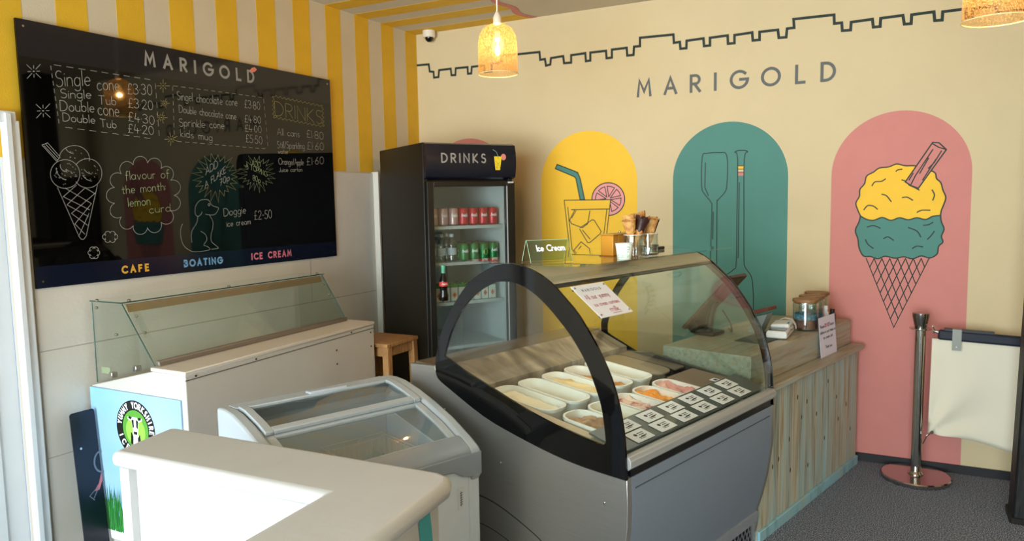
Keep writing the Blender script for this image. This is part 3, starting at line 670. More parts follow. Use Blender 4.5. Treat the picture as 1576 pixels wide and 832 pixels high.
# door
dz0 = .20
dd = MB()
dd.box(.008, .052, -.04, .0, dz0, zd).box(.575, fw-.004, -.04, .0, dz0, zd).box(.052, .575, -.04, .0, zd-.032, zd).box(.052, .575, -.04, .0, dz0, dz0+.06)
door = dd.build('door', BLKM, fr, bevel=.004)
MB().box(.049, .577, -.026, -.020, dz0+.055, zd-.03).build('door_glass', FRGLASS, door, smooth=0)
m_ = MB().box(.575, .582, -.0405, -.034, dz0+.06, zd-.03); m_.build('door_seal', mat('seal_grey', '#9da3a3', .5), door)
MB().box(.585, .627, -.0445, -.0395, zd-.012, zd-.002).build('badge', mat('badge_silver', '#c7c9c8', .4), door)
MB().box(.03, fw-.03, -.03, .0, .03, .19).build('kick_grille', BLK, fr)
HX = .088
hnd = MB().lathe([(.027, 1.048), (.029, 1.055), (.029, 1.085), (.025, 1.105), (.024, 1.118), (.028, 1.14), (.028, 1.17), (.024, 1.185), (.013, 1.22), (.0105, 1.232)], 18, (HX, -.072, 0)).build('bottle_handle', mat('cola_black', '#0c0605', .12), door)
lab(hnd, 'door handle shaped like a dark glass bottle')
MB().lathe([(.0285, 1.141), (.0288, 1.169)], 18, (HX, -.072, 0), False).build('bottle_label', mat('label_red', '#c33a35', .5), hnd)
m_ = MB()
for s_ in ([(0, .3), (.15, .8), (.3, .2), (.45, .7), (.6, .3), (.75, .8), (.9, .3), (1.1, .6)],):
    m_.stroke([(HX-.02+q[0]*.036, 1.148+q[1]*.014) for q in smoothpts(s_)], .0025, lambda a, b: Vector((a, -.072-math.sqrt(max(0, .0292**2-(a-HX)**2)), b)))
m_.build('label_script', PAPER, hnd, smooth=0)
MB().lathe([(.0125, 1.215), (.012, 1.25), (.0135, 1.255), (.0135, 1.272), (.001, 1.273)], 16, (HX, -.072, 0)).build('bottle_cap', mat('cap_green', '#5fae8c', .4), hnd)
MB().box(HX-.02, HX-.012, -.06, -.03, 1.052, 1.062).box(HX-.012, HX+.012, -.06, -.04, 1.06, 1.075).box(HX-.012, HX+.012, -.06, -.04, 1.17, 1.185).build('handle_mount', CHROME, hnd)
SHZ = [1.515, 1.277, 1.015, .72]
SHM = mat('shelf_white_wire', '#bcc4c4', .45)
for z in SHZ:
    m_ = MB().box(.047, fw-.047, .055, .075, z-.022, z-.002).box(.047, fw-.047, fd-.08, fd-.06, z-.012, z-.002)
    for i in range(20): m_.box(.05+i*.0282, .054+i*.0282, .07, fd-.07, z-.006, z)
    m_.build('shelf', SHM, fr)
def fpos(x, y, z): return fr.location+Vector((x*math.cos(FA)-y*math.sin(FA), x*math.sin(FA)+y*math.cos(FA), z))
def can(loc, body, label, group, script=True, emblem=None):
    t = thing('drinks_can', label, 'can', loc, FA, group)
    b = MB().lathe([(.024, .0), (.0325, .008), (.033, .012), (.033, .098), (.030, .106), (.0265, .113)], 18, caps=False).build('can_body', body, t)
    MB().lathe([(.0265, .1115), (.0275, .1155), (.0255, .1145), (.0245, .111), (.001, .111)], 18, caps=False).build('can_lid', CHROME, t)
    cyl = lambda a, bb: Vector((.0335*math.sin(a/.033), -.0335*math.cos(a/.033), bb))
    if script:
        m2 = MB(); m2.stroke([(-.026+.05*q[0], .052+.02*q[1]) for q in smoothpts([(0, .2), (.1, 1.1), (.2, .3), (.32, .8), (.42, .2), (.5, .9), (.62, .2), (.72, 1.2), (.8, .3), (1, .6)])], .0042, cyl); m2.build('can_script', PAPER, t, smooth=0)
    if emblem:
        m2 = MB(); m2.poly(arc(0, .055, .016, .02, 0, 360, 14), lambda a, bb: cyl(a, bb)); m2.build('can_emblem', emblem, t, smooth=0)
    return t
ordn = ['first', 'second', 'third', 'fourth', 'fifth', 'sixth', 'seventh', 'eighth']
RED = mat('can_red', '#c31f33', .3, metal=.2); GRN = mat('can_green', '#1f7a3e', .3, metal=.2)
proto = None; REFLPALE = mat('can_reflection_pale', '#c9a3a4', .3, metal=.4); proto2 = None  # pale can colour paints in the reflection on the door glass
for r in range(3):
    for c in range(4, 7):
        L_ = f'drinks can painted reflection-pale on top fridge shelf, {ordn[6-c]} from left, {ordn[r]} row back'
        p = fpos(.545-c*.0735, .11+r*.078, SHZ[0]+.001)
        if proto2 is None: proto2 = can(p, REFLPALE, L_, 'pale drinks cans on the top shelf')
        else: dup(proto2, p, L_)
for r in range(3):
    for c in range(4):
        L_ = f'red drinks can on top fridge shelf, {ordn[c]} from right, {ordn[r]} row back'
        p = fpos(.545-c*.0735, .11+r*.078, SHZ[0]+.001)
        if proto is None: proto = can(p, RED, L_, 'red drinks cans on the top shelf')
        else: dup(proto, p, L_)
proto = None
for r in range(4):
    for c in range(4):
        L_ = f'green drinks can on second fridge shelf, {ordn[c]} from right, {ordn[r]} row back'
        p = fpos(.545-c*.0735, .11+r*.078, SHZ[1]+.001)
        if r == 0 and c == 1:
            can(p, GRN, 'green drinks can with a lemon and lime picture at the shelf front', 'green drinks cans on the second shelf', False, mat('lime_picture', '#d9dc6a', .5)); continue
        if proto is None: proto = can(p, GRN, L_, 'green drinks cans on the second shelf', True)
        else: dup(proto, p, L_)
WATER = glass('water_bottle_plastic', '#dfeaec', .12, .05)
def bottle(loc, label, group):
    t = thing('water_bottle', label, 'bottle', loc, FA, group)
    MB().lathe([(.026, 0), (.031, .006), (.031, .11), (.028, .125), (.014, .155), (.012, .165)], 16, caps=False).build('bottle_body', WATER, t)
    MB().lathe([(.0315, .045), (.0315, .09)], 16, caps=False).build('bottle_label', mat('water_label', '#b8c9d2', .5), t)
    MB().lathe([(.0145, .162), (.0145, .182), (.001, .183)], 16).build('bottle_cap', mat('water_cap', '#c9d4d8', .4), t)
    return t
pb_ = None
for r in range(2):
    for c in range(3):
        L_ = f'clear water bottle on second fridge shelf, {ordn[c]} from left, {ordn[r]} row back'
        p = fpos(.085+c*.075, .11+r*.08, SHZ[1]+.001)
        if pb_ is None: pb_ = bottle(p, L_, 'water bottles on the second shelf')
        else: dup(pb_, p, L_)
pc_ = None
def carton(loc, label, group):
    t = thing('juice_carton', label, 'carton', loc, FA, group)
    b = MB().box(-.024, .024, -.019, .019, 0, .105).build('carton_body', mat('carton_white', '#d8ddd2', .5), t, bevel=.003)
    MB().box(-.025, .025, -.02, .02, .09, .108).build('carton_top', mat('carton_green', '#3f8a45', .5), t, bevel=.002)
    MB().poly([(0, .02), (.014, .04), (0, .06), (-.014, .04)], lambda a, bb: Vector((a, -.0196, bb))).build('carton_picture', mat('carton_orange', '#d9743a', .5), t, smooth=0)
    MB().tube([(.01, -.006, .107), (.01, -.006, .118)], .007, 10).build('carton_cap', mat('carton_green', '#3f8a45', .5), t)
    return t
for r in range(3):
    for c in range(8):
        L_ = f'white juice carton on third fridge shelf, {ordn[c]} from left, {ordn[r]} row back'
        p = fpos(.12+c*.057, .10+r*.05, SHZ[2]+.001)
        if pc_ is None: pc_ = carton(p, L_, 'juice cartons on the third shelf')
        else: dup(pc_, p, L_)

# ================================================================== STOOL
ZT = .805
st = thing('wooden_stool', 'tall square wooden stool between the servery and the black fridge', 'stool', (.545, -1.262, 0))
MB().box(-.175, .160, -.165, .165, ZT-.024, ZT).build('seat', WOOD, st, bevel=.004)
for sx in (-1, 1):
    for sy in (-1, 1):
        MB().loft([(sx*.148+a, sy*.146+b, 0) for a, b in ((-.022, -.022), (.022, -.022), (.022, .022), (-.022, .022))],
                  [(sx*.135+a, sy*.135+b, ZT-.024) for a, b in ((-.022, -.022), (.022, -.022), (.022, .022), (-.022, .022))]).build('leg', WOOD, st, bevel=.003)
for s in (-1, 1):
    MB().box(-.115, .115, s*.135-.01, s*.135+.01, ZT-.085, ZT-.025).build('apron', WOOD, st, bevel=.002)
    MB().box(s*.135-.01, s*.135+.01, -.115, .115, ZT-.085, ZT-.025).build('apron', WOOD, st, bevel=.002)
    MB().box(-.13, .13, s*.152-.009, s*.152+.009, .22, .25).build('stretcher', WOOD, st)

# ================================================================== SERVERY COUNTER (left)
sv = thing('servery_counter', 'white servery counter with a glass sneeze guard along the left wall', 'serving counter', (.36, -2.2, 0))
SO = Vector(sv.location)
def S(x, y, z): return Vector((x-SO.x, y-SO.y, z))
yl, yr = -2.874, -1.447; xb = .035
xfl, xfr = .709, .622     # front face left / right
xsl, xsr = .494, .425
SVW = mat('servery_white', '#cbc6be', .5, noise=.03, nscale=4)
MB().loft([S(xb, yl, .0), S(xfl, yl, 0), S(xfl, yl, .930), S(xsl, yl, .930), S(xb, yl, .822)], [S(xb, yr, .0), S(xfr, yr, 0), S(xfr, yr, .930), S(xsr, yr, .930), S(xb, yr, .822)]).build('carcass', SVW, sv, bevel=.004)
MB().loft([S(xsl-.012, yl-.004, .930), S(xfl+.006, yl-.004, .930), S(xfl+.006, yl-.004, .948), S(xsl-.012, yl-.004, .948)], [S(xsr-.012, yr+.004, .930), S(xfr+.006, yr+.004, .930), S(xfr+.006, yr+.004, .948), S(xsr-.012, yr+.004, .948)]).build('counter_top', mat('servery_top', '#dcd2c6', .4, noise=.03), sv, bevel=.004)
m_ = MB().loft([S(xfl-.001, yl, .905), S(xfl+.002, yl, .905), S(xfl+.002, yl, .909), S(xfl-.001, yl, .909)], [S(xfr-.001, yr, .905), S(xfr+.002, yr, .905), S(xfr+.002, yr, .909), S(xfr-.001, yr, .909)])
m_.build('panel_seam', mat('seam_dark', '#5e5850', .8), sv, smooth=0)
for tt, z in ((.04, .918), (.30, .918), (.84, .918), (.74, .84), (.74, .76), (.975, .885), (.975, .80)):
    x = xfl+(xfr-xfl)*tt; y = yl+(yr-yl)*tt
    MB().tube([S(x-.002, y, z), S(x+.003, y, z)], .005, 10).build('screw', mat('screw_dark', '#3a3029', .5), sv)
g0, g1 = -2.860, -1.485
GT = 1.230
tl0, tl1, fl1 = .066, .285, .490     # glass at the left end: back top, front top, foot
tr0, tr1, frr = .05, .250, .432
gl_ = MB().loft([S(.06, g0, .835), S(fl1, g0, .950), S(tl1, g0, GT-.004), S(tl0, g0, GT-.004)], [S(.06, g0+.006, .835), S(fl1, g0+.006, .950), S(tl1, g0+.006, GT-.004), S(tl0, g0+.006, GT-.004)])
lab(gl_.build('end_glass', GREENGLASS, sv, smooth=0), 'left end glass')
MB().loft([S(.06, g1, .835), S(frr, g1, .950), S(tr1, g1, GT-.004), S(tr0, g1, GT-.004)], [S(.06, g1+.006, .835), S(frr, g1+.006, .950), S(tr1, g1+.006, GT-.004), S(tr0, g1+.006, GT-.004)]).build('end_glass', GREENGLASS, sv, smooth=0)
MB().loft([S(fl1, g0+.01, .952), S(fl1+.006, g0+.01, .954), S(tl1+.006, g0+.01, GT-.006), S(tl1, g0+.01, GT-.006)], [S(frr, g1-.004, .952), S(frr+.006, g1-.004, .954), S(tr1+.006, g1-.004, GT-.006), S(tr1, g1-.004, GT-.006)]).build('front_glass', GREENGLASS, sv, smooth=0)
MB().loft([S(tl0, g0-.012, GT), S(tl1+.012, g0-.012, GT), S(tl1+.012, g0-.012, GT+.006), S(tl0, g0-.012, GT+.006)], [S(tr0, g1+.012, GT), S(tr1+.012, g1+.012, GT), S(tr1+.012, g1+.012, GT+.006), S(tr0, g1+.012, GT+.006)]).build('top_glass', GREENGLASS, sv, smooth=0)
ed = MB()
for a, b in (((tl0, g0-.012, GT+.003), (tl1+.012, g0-.012, GT+.003)), ((tl1+.0125, g0-.012, GT+.003), (tr1+.0125, g1+.012, GT+.003)), ((tl1+.003, g0-.001, GT-.004), (fl1+.003, g0-.001, .952)), ((.06, g0, .835), (.06, g0, GT-.004)), ((tr1+.004, g1+.003, GT-.004), (frr+.004, g1+.003, .952))):
    ed.tube([S(*a), S(*b)], .0032, 6)
ed.build('glass_edge', GLASSEDGE, sv)
MB().loft([S(tl1-.012, g0+.02, GT-.045), S(tl1+.014, g0+.02, GT-.045), S(tl1+.004, g0+.02, GT-.008), S(tl1-.012, g0+.02, GT-.008)], [S(tr1-.012, g1-.01, GT-.045), S(tr1+.014, g1-.01, GT-.045), S(tr1+.004, g1-.01, GT-.008), S(tr1-.012, g1-.01, GT-.008)]).build('top_rail', mat('rail_tan', '#a98c6d', .45), sv)
MB().loft([S(fl1-.004, g0+.01, .948), S(fl1+.02, g0+.01, .948), S(fl1+.016, g0+.01, .974), S(fl1-.012, g0+.01, .974)], [S(frr-.004, g1, .948), S(frr+.02, g1, .948), S(frr+.016, g1, .974), S(frr-.012, g1, .974)]).build('foot_rail', mat('rail_taupe', '#84796e', .4, metal=.3), sv, bevel=.006)
for x, y, z in ((.10, g0-.004, GT-.03), (.235, g0-.004, 1.08), (tl1+.035, g0+.045, GT-.065), (tl1+.09, g0+.045, GT-.14), (.12, g0-.012, GT+.008), (tl1-.005, g0+.04, GT+.008), (tr1-.005, g1-.03, GT+.008), ((tl1+tr1)/2-.002, (g0+g1)/2-.05, GT+.008), (tr1+.04, g1-.03, GT-.06), (tr1+.085, g1-.03, GT-.12)):
    MB().ball(S(x, y, z), .009, 6, (1, 1, .8)).build('glass_clamp', CHROME, sv)
MB().loft([S(tl1+.025, g0+.035, GT-.045), S(tl1+.045, g0+.035, GT-.045), S(tl1+.115, g0+.035, GT-.16), S(tl1+.095, g0+.035, GT-.16)], [S(tl1+.025+.004, g0+.055, GT-.045), S(tl1+.049, g0+.055, GT-.045), S(tl1+.119, g0+.055, GT-.16), S(tl1+.099, g0+.055, GT-.16)]).build('clamp_plate', JARGLASS, sv, smooth=0)
for x, z in ((.18, .868), (.36, .915)):
    MB().box(x-SO.x-.012, x-SO.x+.012, g0-SO.y-.012, g0-SO.y+.018, z, z+.028).build('glass_foot', CHROME, sv, bevel=.003)
MB().box(.10-SO.x, .165-SO.x, g0-SO.y-.0015, g0-SO.y, .885, .915).build('inspection_label', mat('old_label', '#8f9a78', .6), sv, smooth=0)
# printed sign on the left end
SGY = yl-.012
sg = MB().box(.034-SO.x, .678-SO.x, SGY-SO.y, yl-SO.y-.0005, .075, .818).build('end_sign', ramp_mat('sign_sky_print', [(.35, '#8fc4ee'), (.65, '#b4cbe8')], 1.2, rough=.45), sv, bevel=.004)
lab(sg, 'sky blue printed sign with a round cow logo and grass')
def SG(off): return lambda a, b: Vector((a-SO.x, SGY-SO.y-off, b))
MB().poly([(.036, .077), (.676, .077), (.676, .128), (.036, .128)], SG(.0005)).build('sign_foot_band', PLASTW, sg, smooth=0)
lc = (.362, .648); LR = .137
MB().poly(arc(*lc, LR, LR, 0, 360, 48), SG(.0008)).build('logo_ring', mat('logo_black', '#12120f', .5), sg, smooth=0)
MB().poly(arc(*lc, LR*.66, LR*.66, 0, 360, 40), SG(.0012)).build('logo_disc', mat('logo_green', '#5da53a', .5), sg, smooth=0)
MB().poly(arc(lc[0], lc[1]-.01, LR*.5, LR*.5, 0, 360, 40), SG(.0014)).build('logo_disc', mat('logo_light_green', '#9ccc4f', .5), sg, smooth=0)
cw_, cb_ = MB(), MB()
cp = lambda P: [(lc[0]+x*LR, lc[1]+y*LR) for x, y in P]
cw_.poly(cp([(-.13, .42), (.13, .42), (.17, .2), (.14, -.08), (.10, -.2), (-.10, -.2), (-.14, -.08), (-.17, .2)]), SG(.0018)); cw_.poly(cp([(-.16, .38), (-.36, .42), (-.38, .33), (-.17, .25)]), SG(.0018)); cw_.poly(cp([(.16, .38), (.36, .42), (.38, .33), (.17, .25)]), SG(.0018))
cw_.poly(cp([(-.22, -.2), (.22, -.2), (.2, -.62), (-.2, -.62)]), SG(.0016)); cw_.build('cow_head', PAPER, sg, smooth=0)
cb_.poly(cp([(-.17, .3), (-.06, .34), (-.06, .08), (-.13, .02)]), SG(.0022)); cb_.poly(cp([(.17, .3), (.06, .34), (.06, .08), (.13, .02)]), SG(.0022)); cb_.poly(cp([(-.1, -.08), (.1, -.08), (.08, -.18), (-.08, -.18)]), SG(.0022)); cb_.poly(cp([(-.24, -.1), (-.12, -.25), (-.16, -.62), (-.28, -.5)]), SG(.002)); cb_.poly(cp([(.22, -.15), (.1, -.3), (.12, -.62), (.26, -.5)]), SG(.002)); cb_.poly(cp([(-.3, .44), (-.15, .4), (-.2, .32), (-.34, .36)]), SG(.0022)); cb_.poly(cp([(.3, .44), (.15, .4), (.2, .32), (.34, .36)]), SG(.0022))
cb_.build('cow_patches', mat('logo_black', '#12120f', .5), sg, smooth=0)
m_ = MB()
def arc_text(mb, s, a0, a1, r, h, wd, flip=False):
    n = len(s)
    for i, chx in enumerate(s):
        if chx == ' ': continue
        a = math.radians(a0+(a1-a0)*i/(n-1)); gw, stt = GL[chx]
        rad = Vector((math.cos(a), math.sin(a))); tan = Vector((math.sin(a), -math.cos(a)))
        if flip: rad, tan = -rad, -tan
        base = Vector(lc)+Vector((math.cos(a), math.sin(a)))*(r if not flip else r+h)
        for l in stt: mb.stroke([base+tan*((q[0]-gw/2)*h*.8)+rad*(q[1]*h) for q in l], wd, SG(.0014))
arc_text(m_, 'YUMMY YORKSHIRE', 168, -2, LR*.74, LR*.19, LR*.05); arc_text(m_, 'ICE CREAM', 200, 340, LR*.72, LR*.19, LR*.05, True)
m_.build('logo_lettering', PAPER, sg, smooth=0)
gb = [MB(), MB()]
for i in range(420):
    x = random.uniform(.04, .66); z = random.uniform(.125, .16) if i % 3 else .12; hh = random.uniform(.1, .2); dx = random.uniform(-.03, .03)
    gb[i % 2].poly([(x-.004, z-.0), (x+.004, z), (min(.675, max(.036, x+dx*.6+.002)), z+hh*.6), (min(.675, max(.036, x+dx)), z+hh), (x+dx*.5-.003, z+hh*.55)], SG(.001+.000002*i))
gb[0].build('printed_grass', mat('grass_green', '#2f8a35', .6), sg, smooth=0); gb[1].build('printed_grass', mat('grass_dark', '#1e6b2c', .6), sg, smooth=0)

# navy board leaning behind the counter end
nb = thing('leaning_sign_board', 'navy blue sign board leaning against the left wall by the servery', 'sign board', (.10, -2.95, 0))
Mn = Matrix.Translation((.028, 0, 0)) @ Matrix.Rotation(math.radians(-4.2), 4, 'Y')
MN = lambda a, b, x=.0: Mn @ Vector((x, a, b))
pr = rrect(-.062, .30, 0, .722, .02)
pr = [(a, b) for a, b in pr if True]
pr = rrect(-.068, .05, 0, .722, .014)
MB().loft([MN(a, b, 0) for a, b in pr], [MN(a, b, .006) for a, b in pr]).build('board_panel', mat('leaning_navy', '#080f22', .3), nb)
m_ = MB(); m_.stroke([(a, b) for a, b in arc(.055, .46, .035, .05, 90, 270, 12)], .008, lambda a, b: MN(a, b, .0068)); m_.build('board_letter', mat('board_letter_grey', '#6f7787', .5), nb, smooth=0)
m_ = MB(); m_.poly([(.0, .33), (.03, .36), (.048, .41), (.049, .37), (.03, .33)], lambda a, b: MN(a, b, .0068)); m_.build('bird_emblem', mat('emblem_coral2', '#c9757c', .6), nb, smooth=0)
m_ = MB(); m_.stroke([(.02, .345), (-.02, .315), (.0, .29)], .004, lambda a, b: MN(a, b, .0068)); m_.stroke([(.025, .34), (.0, .30)], .004, lambda a, b: MN(a, b, .0068)); m_.build('emblem_lines', mat('board_letter_grey', '#6f7787', .5), nb, smooth=0)
MB().tube([MN(-.035, .55, .006), MN(-.035, .55, .008)], .006, 10).build('screw', CHROME, nb)

# ================================================================== CHEST FREEZER
CA = math.radians(21.5)
D2 = Vector((math.sin(CA), math.cos(CA), 0)); N2 = Vector((math.cos(CA), -math.sin(CA), 0))
RBK = on_level(597.2, 575.7, .9); FL = .76
fo = RBK-D2*FL; fo.z = 0
fz = thing('chest_freezer', 'low white chest freezer with grey sliding glass lid beside the display case', 'chest freezer', fo, -CA)
top = [(0, .9), (.08, .905), (.15, .902), (.265, .880), (.374, .850), (.491, .811), (.6, .761), (.652, .732), (.667, .715)]
def ztop(x):
    for (a, b), (c, d) in zip(top, top[1:]):
        if a <= x <= c: return b+(d-b)*(x-a)/(c-a)
    return top[-1][1]
fb = [(.012, .03), (.652, .03), (.655, .62)]+[(x, z) for x, z in [(.60, .622), (.56, .618), (.52, .602), (.47, .598)]]+[(.012, .70)]
# white body with hollow tank
wall = .05
MB().prism_y([(.01, .04), (.655, .04), (.655, .655), (.01, .78)], 0, wall).prism_y([(.01, .04), (.655, .04), (.655, .655), (.01, .78)], FL-wall, FL).box(.01, .01+wall, wall, FL-wall, .04, .78).box(.655-wall, .655, wall, FL-wall, .04, .655).box(.01+wall, .655-wall, wall, FL-wall, .04, .16).build('freezer_body', FZBODY, fz, bevel=.006)
MB().box(.06, .605, .06, .066, .16, .64).box(.06, .605, FL-.066, FL-.06, .16, .64).box(.06, .066, .066, FL-.066, .16, .64).box(.599, .605, .066, FL-.066, .16, .64).box(.066, .599, .066, FL-.066, .45, .456).build('inner_tank', mat('freezer_tank_white', '#efefec', .5), fz)
# grey rim: end cheeks with a wavy lower edge
low = [(.668, .622), (.655, .598), (.62, .600), (.59, .612), (.54, .632), (.47, .640), (.3, .66), (.12, .70), (.0, .74)]
poly = top+low
MB().prism_y(poly, -.004, .045).build('end_cheek', FZGREY, fz, bevel=.012, seg=3); MB().prism_y(poly, FL-.045, FL+.004).build('end_cheek', FZGREY, fz, bevel=.012, seg=3)
MB().prism_y([(.58, .765), (.6, .761), (.652, .732), (.664, .715), (.664, .69), (.63, .69), (.60, .72), (.575, .745)], .04, FL-.04).build('front_rim', FZGREY2, fz, bevel=.006)
apy = [(-.004, .712), (-.004, .622)]+[(.05, .622), (.085, .632), (.12, .655), (.16, .661)]+[(FL-.16, .661), (FL-.125, .655), (FL-.09, .632), (FL-.055, .622)]+[(FL+.004, .622), (FL+.004, .712)]
MB().loft([(.655, a, b) for a, b in apy], [(.668, a, b) for a, b in apy]).build('front_apron', FZGREY2, fz, bevel=.003)
MB().prism_y([(0, .9), (.08, .905), (.085, .88), (.05, .84), (.05, .70), (0, .70)], .04, FL-.04).build('back_rim', mat('freezer_rim_light', '#b9c3d0', .35), fz, bevel=.004)
def lidframe(x0, x1, dz, name, th=.016):
    n = 8; prof = [(x0+(x1-x0)*i/n, ztop(x0+(x1-x0)*i/n)+dz) for i in range(n+1)]
    fr_ = MB(); ins = [(x, z-th) for x, z in prof]
    fr_.strip_y(prof, ins, .05, .082); fr_.strip_y(prof, ins, FL-.082, FL-.05)
    a = prof[:2]; b = prof[-2:]
    w_ = .030
    fr_.strip_y([(x0, ztop(x0)+dz), (x0+w_, ztop(x0+w_)+dz)], [(x0, ztop(x0)+dz-th), (x0+w_, ztop(x0+w_)+dz-th)], .082, FL-.082)
    fr_.strip_y([(x1-w_, ztop(x1-w_)+dz), (x1, ztop(x1)+dz)], [(x1-w_, ztop(x1-w_)+dz-th), (x1, ztop(x1)+dz-th)], .082, FL-.082)
    f_ = fr_.build(name, FZGREY, fz, bevel=.003)
    g_ = MB(); gp = [(x, z-.007) for x, z in prof]; g_.strip_y(gp, [(x, z-.004) for x, z in gp], .07, FL-.07)
    g_.build('lid_glass', FZGLASS, f_, smooth=60)
    return f_
l1 = lidframe(.085, .335, .006, 'sliding_lid'); l2 = lidframe(.315, .600, -.012, 'sliding_lid')
MB().prism_y([(.062, .915), (.105, .918), (.118, .9), (.07, .9)], .33, .50).build('lid_handle', mat('freezer_rim_light', '#b9c3d0', .35), l1, bevel=.005)
MB().box(.6695, .672, FL-.135, FL-.12, .40, .48).build('capacity_badge', PLASTW, fz) if False else None
bx = MB().box(.655, .658, FL-.105, FL-.078, .50, .585).build('maker_badge', mat('badge_light', '#dfe3e8', .4), fz); m_ = MB(); m_.stroke([(0, .515), (0, .57)], .004, lambda a, b: Vector((.6585, FL-.092+a, b))); [m_.stroke([(-.006, .52+.009*q), (.006, .522+.009*q)], .003, lambda a, b: Vector((.6585, FL-.092+a, b))) for q in range(6)]; m_.build('badge_text', mat('badge_ink', '#6b6f78', .6), bx, smooth=0)
m_ = MB(); write(m_, 'SERIES', (0, 0), (.055, 0), .008, .0014, lambda a, b: Vector((.5285+b, FL+.004, .565-a))); m_.build('badge_text', INKD, fz, smooth=0) if False else None
for i in range(2):   # screws of the right cheek
    MB().ball((.18+.25*i, FL+.004, ztop(.18+.25*i)-.004), .004, 5).build('screw', CHROME, fz)
# wire baskets inside
for i, (y0, y1, x0, x1) in enumerate(((.37, .66, .10, .37), (.37, .66, .385, .585))):
    b_ = MB(); z0, z1 = .49, .675
    for z in (z0, (z0+z1)/2, z1): b_.tube([(x0, y0, z), (x1, y0, z), (x1, y1, z), (x0, y1, z), (x0, y0, z)], .0028, 6)
    for k in range(13):
        x = x0+(x1-x0)*k/12; b_.tube([(x, y0, z1), (x, y0, z0), (x, y1, z0), (x, y1, z1)], .0017, 5)
    for k in range(13):
        y = y0+(y1-y0)*k/12; b_.tube([(x0, y, z1), (x0, y, z0), (x1, y, z0), (x1, y, z1)], .0017, 5)
    for x in (x0+.02, x1-.02): b_.tube([(x, y0, z0), (x, y0, .457)], .002, 5); b_.tube([(x, y1, z0), (x, y1, .457)], .002, 5)
    o = b_.build('wire_basket', mat('wire_white', '#e9e9e6', .4)); o.location = fo; o.rotation_euler = (0, 0, -CA)
    tag(o, ['white wire basket inside the chest freezer, at its back', 'white wire basket inside the chest freezer, at its front'][i], 'basket', 'wire baskets in the freezer')

# ================================================================== HALF WALL (front left)
hw = thing('half_wall', 'white painted L shaped half wall with a rounded cap in the foreground', 'half wall', (1.95, -3.7, 0))
HO = Vector(hw.location)
capo = [(1.505, -3.549), (2.47, -3.519), (2.512, -3.533), (2.533, -3.575), (2.557, -3.90), (2.675, -5.5), (2.41, -5.5), (2.309, -4.02), (2.294, -3.756), (1.553, -3.787)]
c_ = [(x-HO.x, y-HO.y) for x, y in capo]
MB().prism_z(c_, .955, 1.0).build('cap', WPAINT, hw, bevel=.02, seg=4)
inn = [(1.545, -3.585), (2.485, -3.558), (2.497, -3.58), (2.520, -3.90), (2.638, -5.48), (2.447, -5.48), (2.345, -4.0), (2.332, -3.722), (1.585, -3.751)]
MB().prism_z([(x-HO.x, y-HO.y) for x, y in inn], 0, .957).build('wall_panel', WPAINT, hw)
MB().box(1.575-HO.x, 1.612-HO.x, -3.775-HO.y, -3.745-HO.y, 0, .955, ).build('end_post', WPAINT, hw, bevel=.003)
# teal leaf painted on the outer face
e0, e1 = Vector((2.4975, -3.585)), Vector((2.520, -3.90)); ed_ = (e1-e0).normalized(); en = Vector((-ed_.y, ed_.x))
def HWF(a, b): q = e0+ed_*a+en*.0012; return Vector((q.x-HO.x, q.y-HO.y, b))
MB().poly([(.035, .955), (.075, .955), (.085, .92), (.075, .86), (.055, .80), (.035, .775), (.022, .79), (.020, .84), (.026, .90)], HWF).build('painted_leaf', mat('leaf_teal', '#3b8f8f', .6), hw, smooth=0)

# ================================================================== GELATO DISPLAY CASE
GA = math.radians(15)
GD = Vector((math.sin(GA), math.cos(GA), 0)); GN = Vector((math.cos(GA), -math.sin(GA), 0))
GO = Vector((2.660, -2.648, 0)); GW = 1.221
def gp_(v, s, z): return GO+GN*v+GD*s+Vector((0, 0, z))
gc = thing('gelato_display_case', 'grey gelato display case with curved glass and a black arched end', 'display case', GO, -GA)
outer = [(-.984, .992), (-.95, 1.096), (-.897, 1.19), (-.83, 1.276), (-.75, 1.352), (-.656, 1.402), (-.587, 1.424), (-.494, 1.426), (-.406, 1.406), (-.326, 1.365), (-.258, 1.31), (-.211, 1.268), (-.177, 1.228), (-.119, 1.15), (-.063, 1.05), (-.028, .95), (-.007, .833), (0, .70)]
bot = [(0, .697), (-.18, .702), (-.332, .718), (-.517, .752), (-.696, .796), (-.895, .876), (-.968, .91), (-.984, .94)]
inner_u = [(-.924, 1.02), (-.884, 1.115), (-.84, 1.185), (-.79, 1.245), (-.718, 1.303), (-.639, 1.343), (-.575, 1.358), (-.496, 1.354), (-.421, 1.327), (-.348, 1.28), (-.279, 1.22), (-.24, 1.182), (-.213, 1.15), (-.17, 1.09), (-.135, 1.02), (-.106, .946), (-.092, .87), (-.086, .815)]
inner_l = [(-.10, .802), (-.22, .815), (-.36, .843), (-.50, .878), (-.639, .921), (-.794, .968), (-.90, 1.008), (-.922, 1.014)]
FO = smoothpts(outer, 3)+smoothpts(bot, 3); FI = smoothpts(inner_u, 3)+smoothpts(inner_l, 3)
fprof = [(0, .70), (.002, .60), (0, .52), (-.022, .36), (-.045, .26), (-.070, .175)]
side = [(-1.157, .0), (-.085, 0), (-.066, .14)]+fprof[::-1]+smoothpts(bot, 3)[1:]+[(-.998, .962), (-1.157, .953)]
for s0, s1 in ((0, .03), (GW-.03, GW)):
    MB().prism_y(side, s0, s1).build('end_panel', STEEL, gc, bevel=.002)
bt = MB()   # lower seam and screws on the left end panel
seamp = smoothpts([(-.86, .452), (-.76, .452), (-.66, .445), (-.56, .42), (-.46, .385), (-.39, .352), (-.33, .29), (-.29, .2), (-.27, .05)])
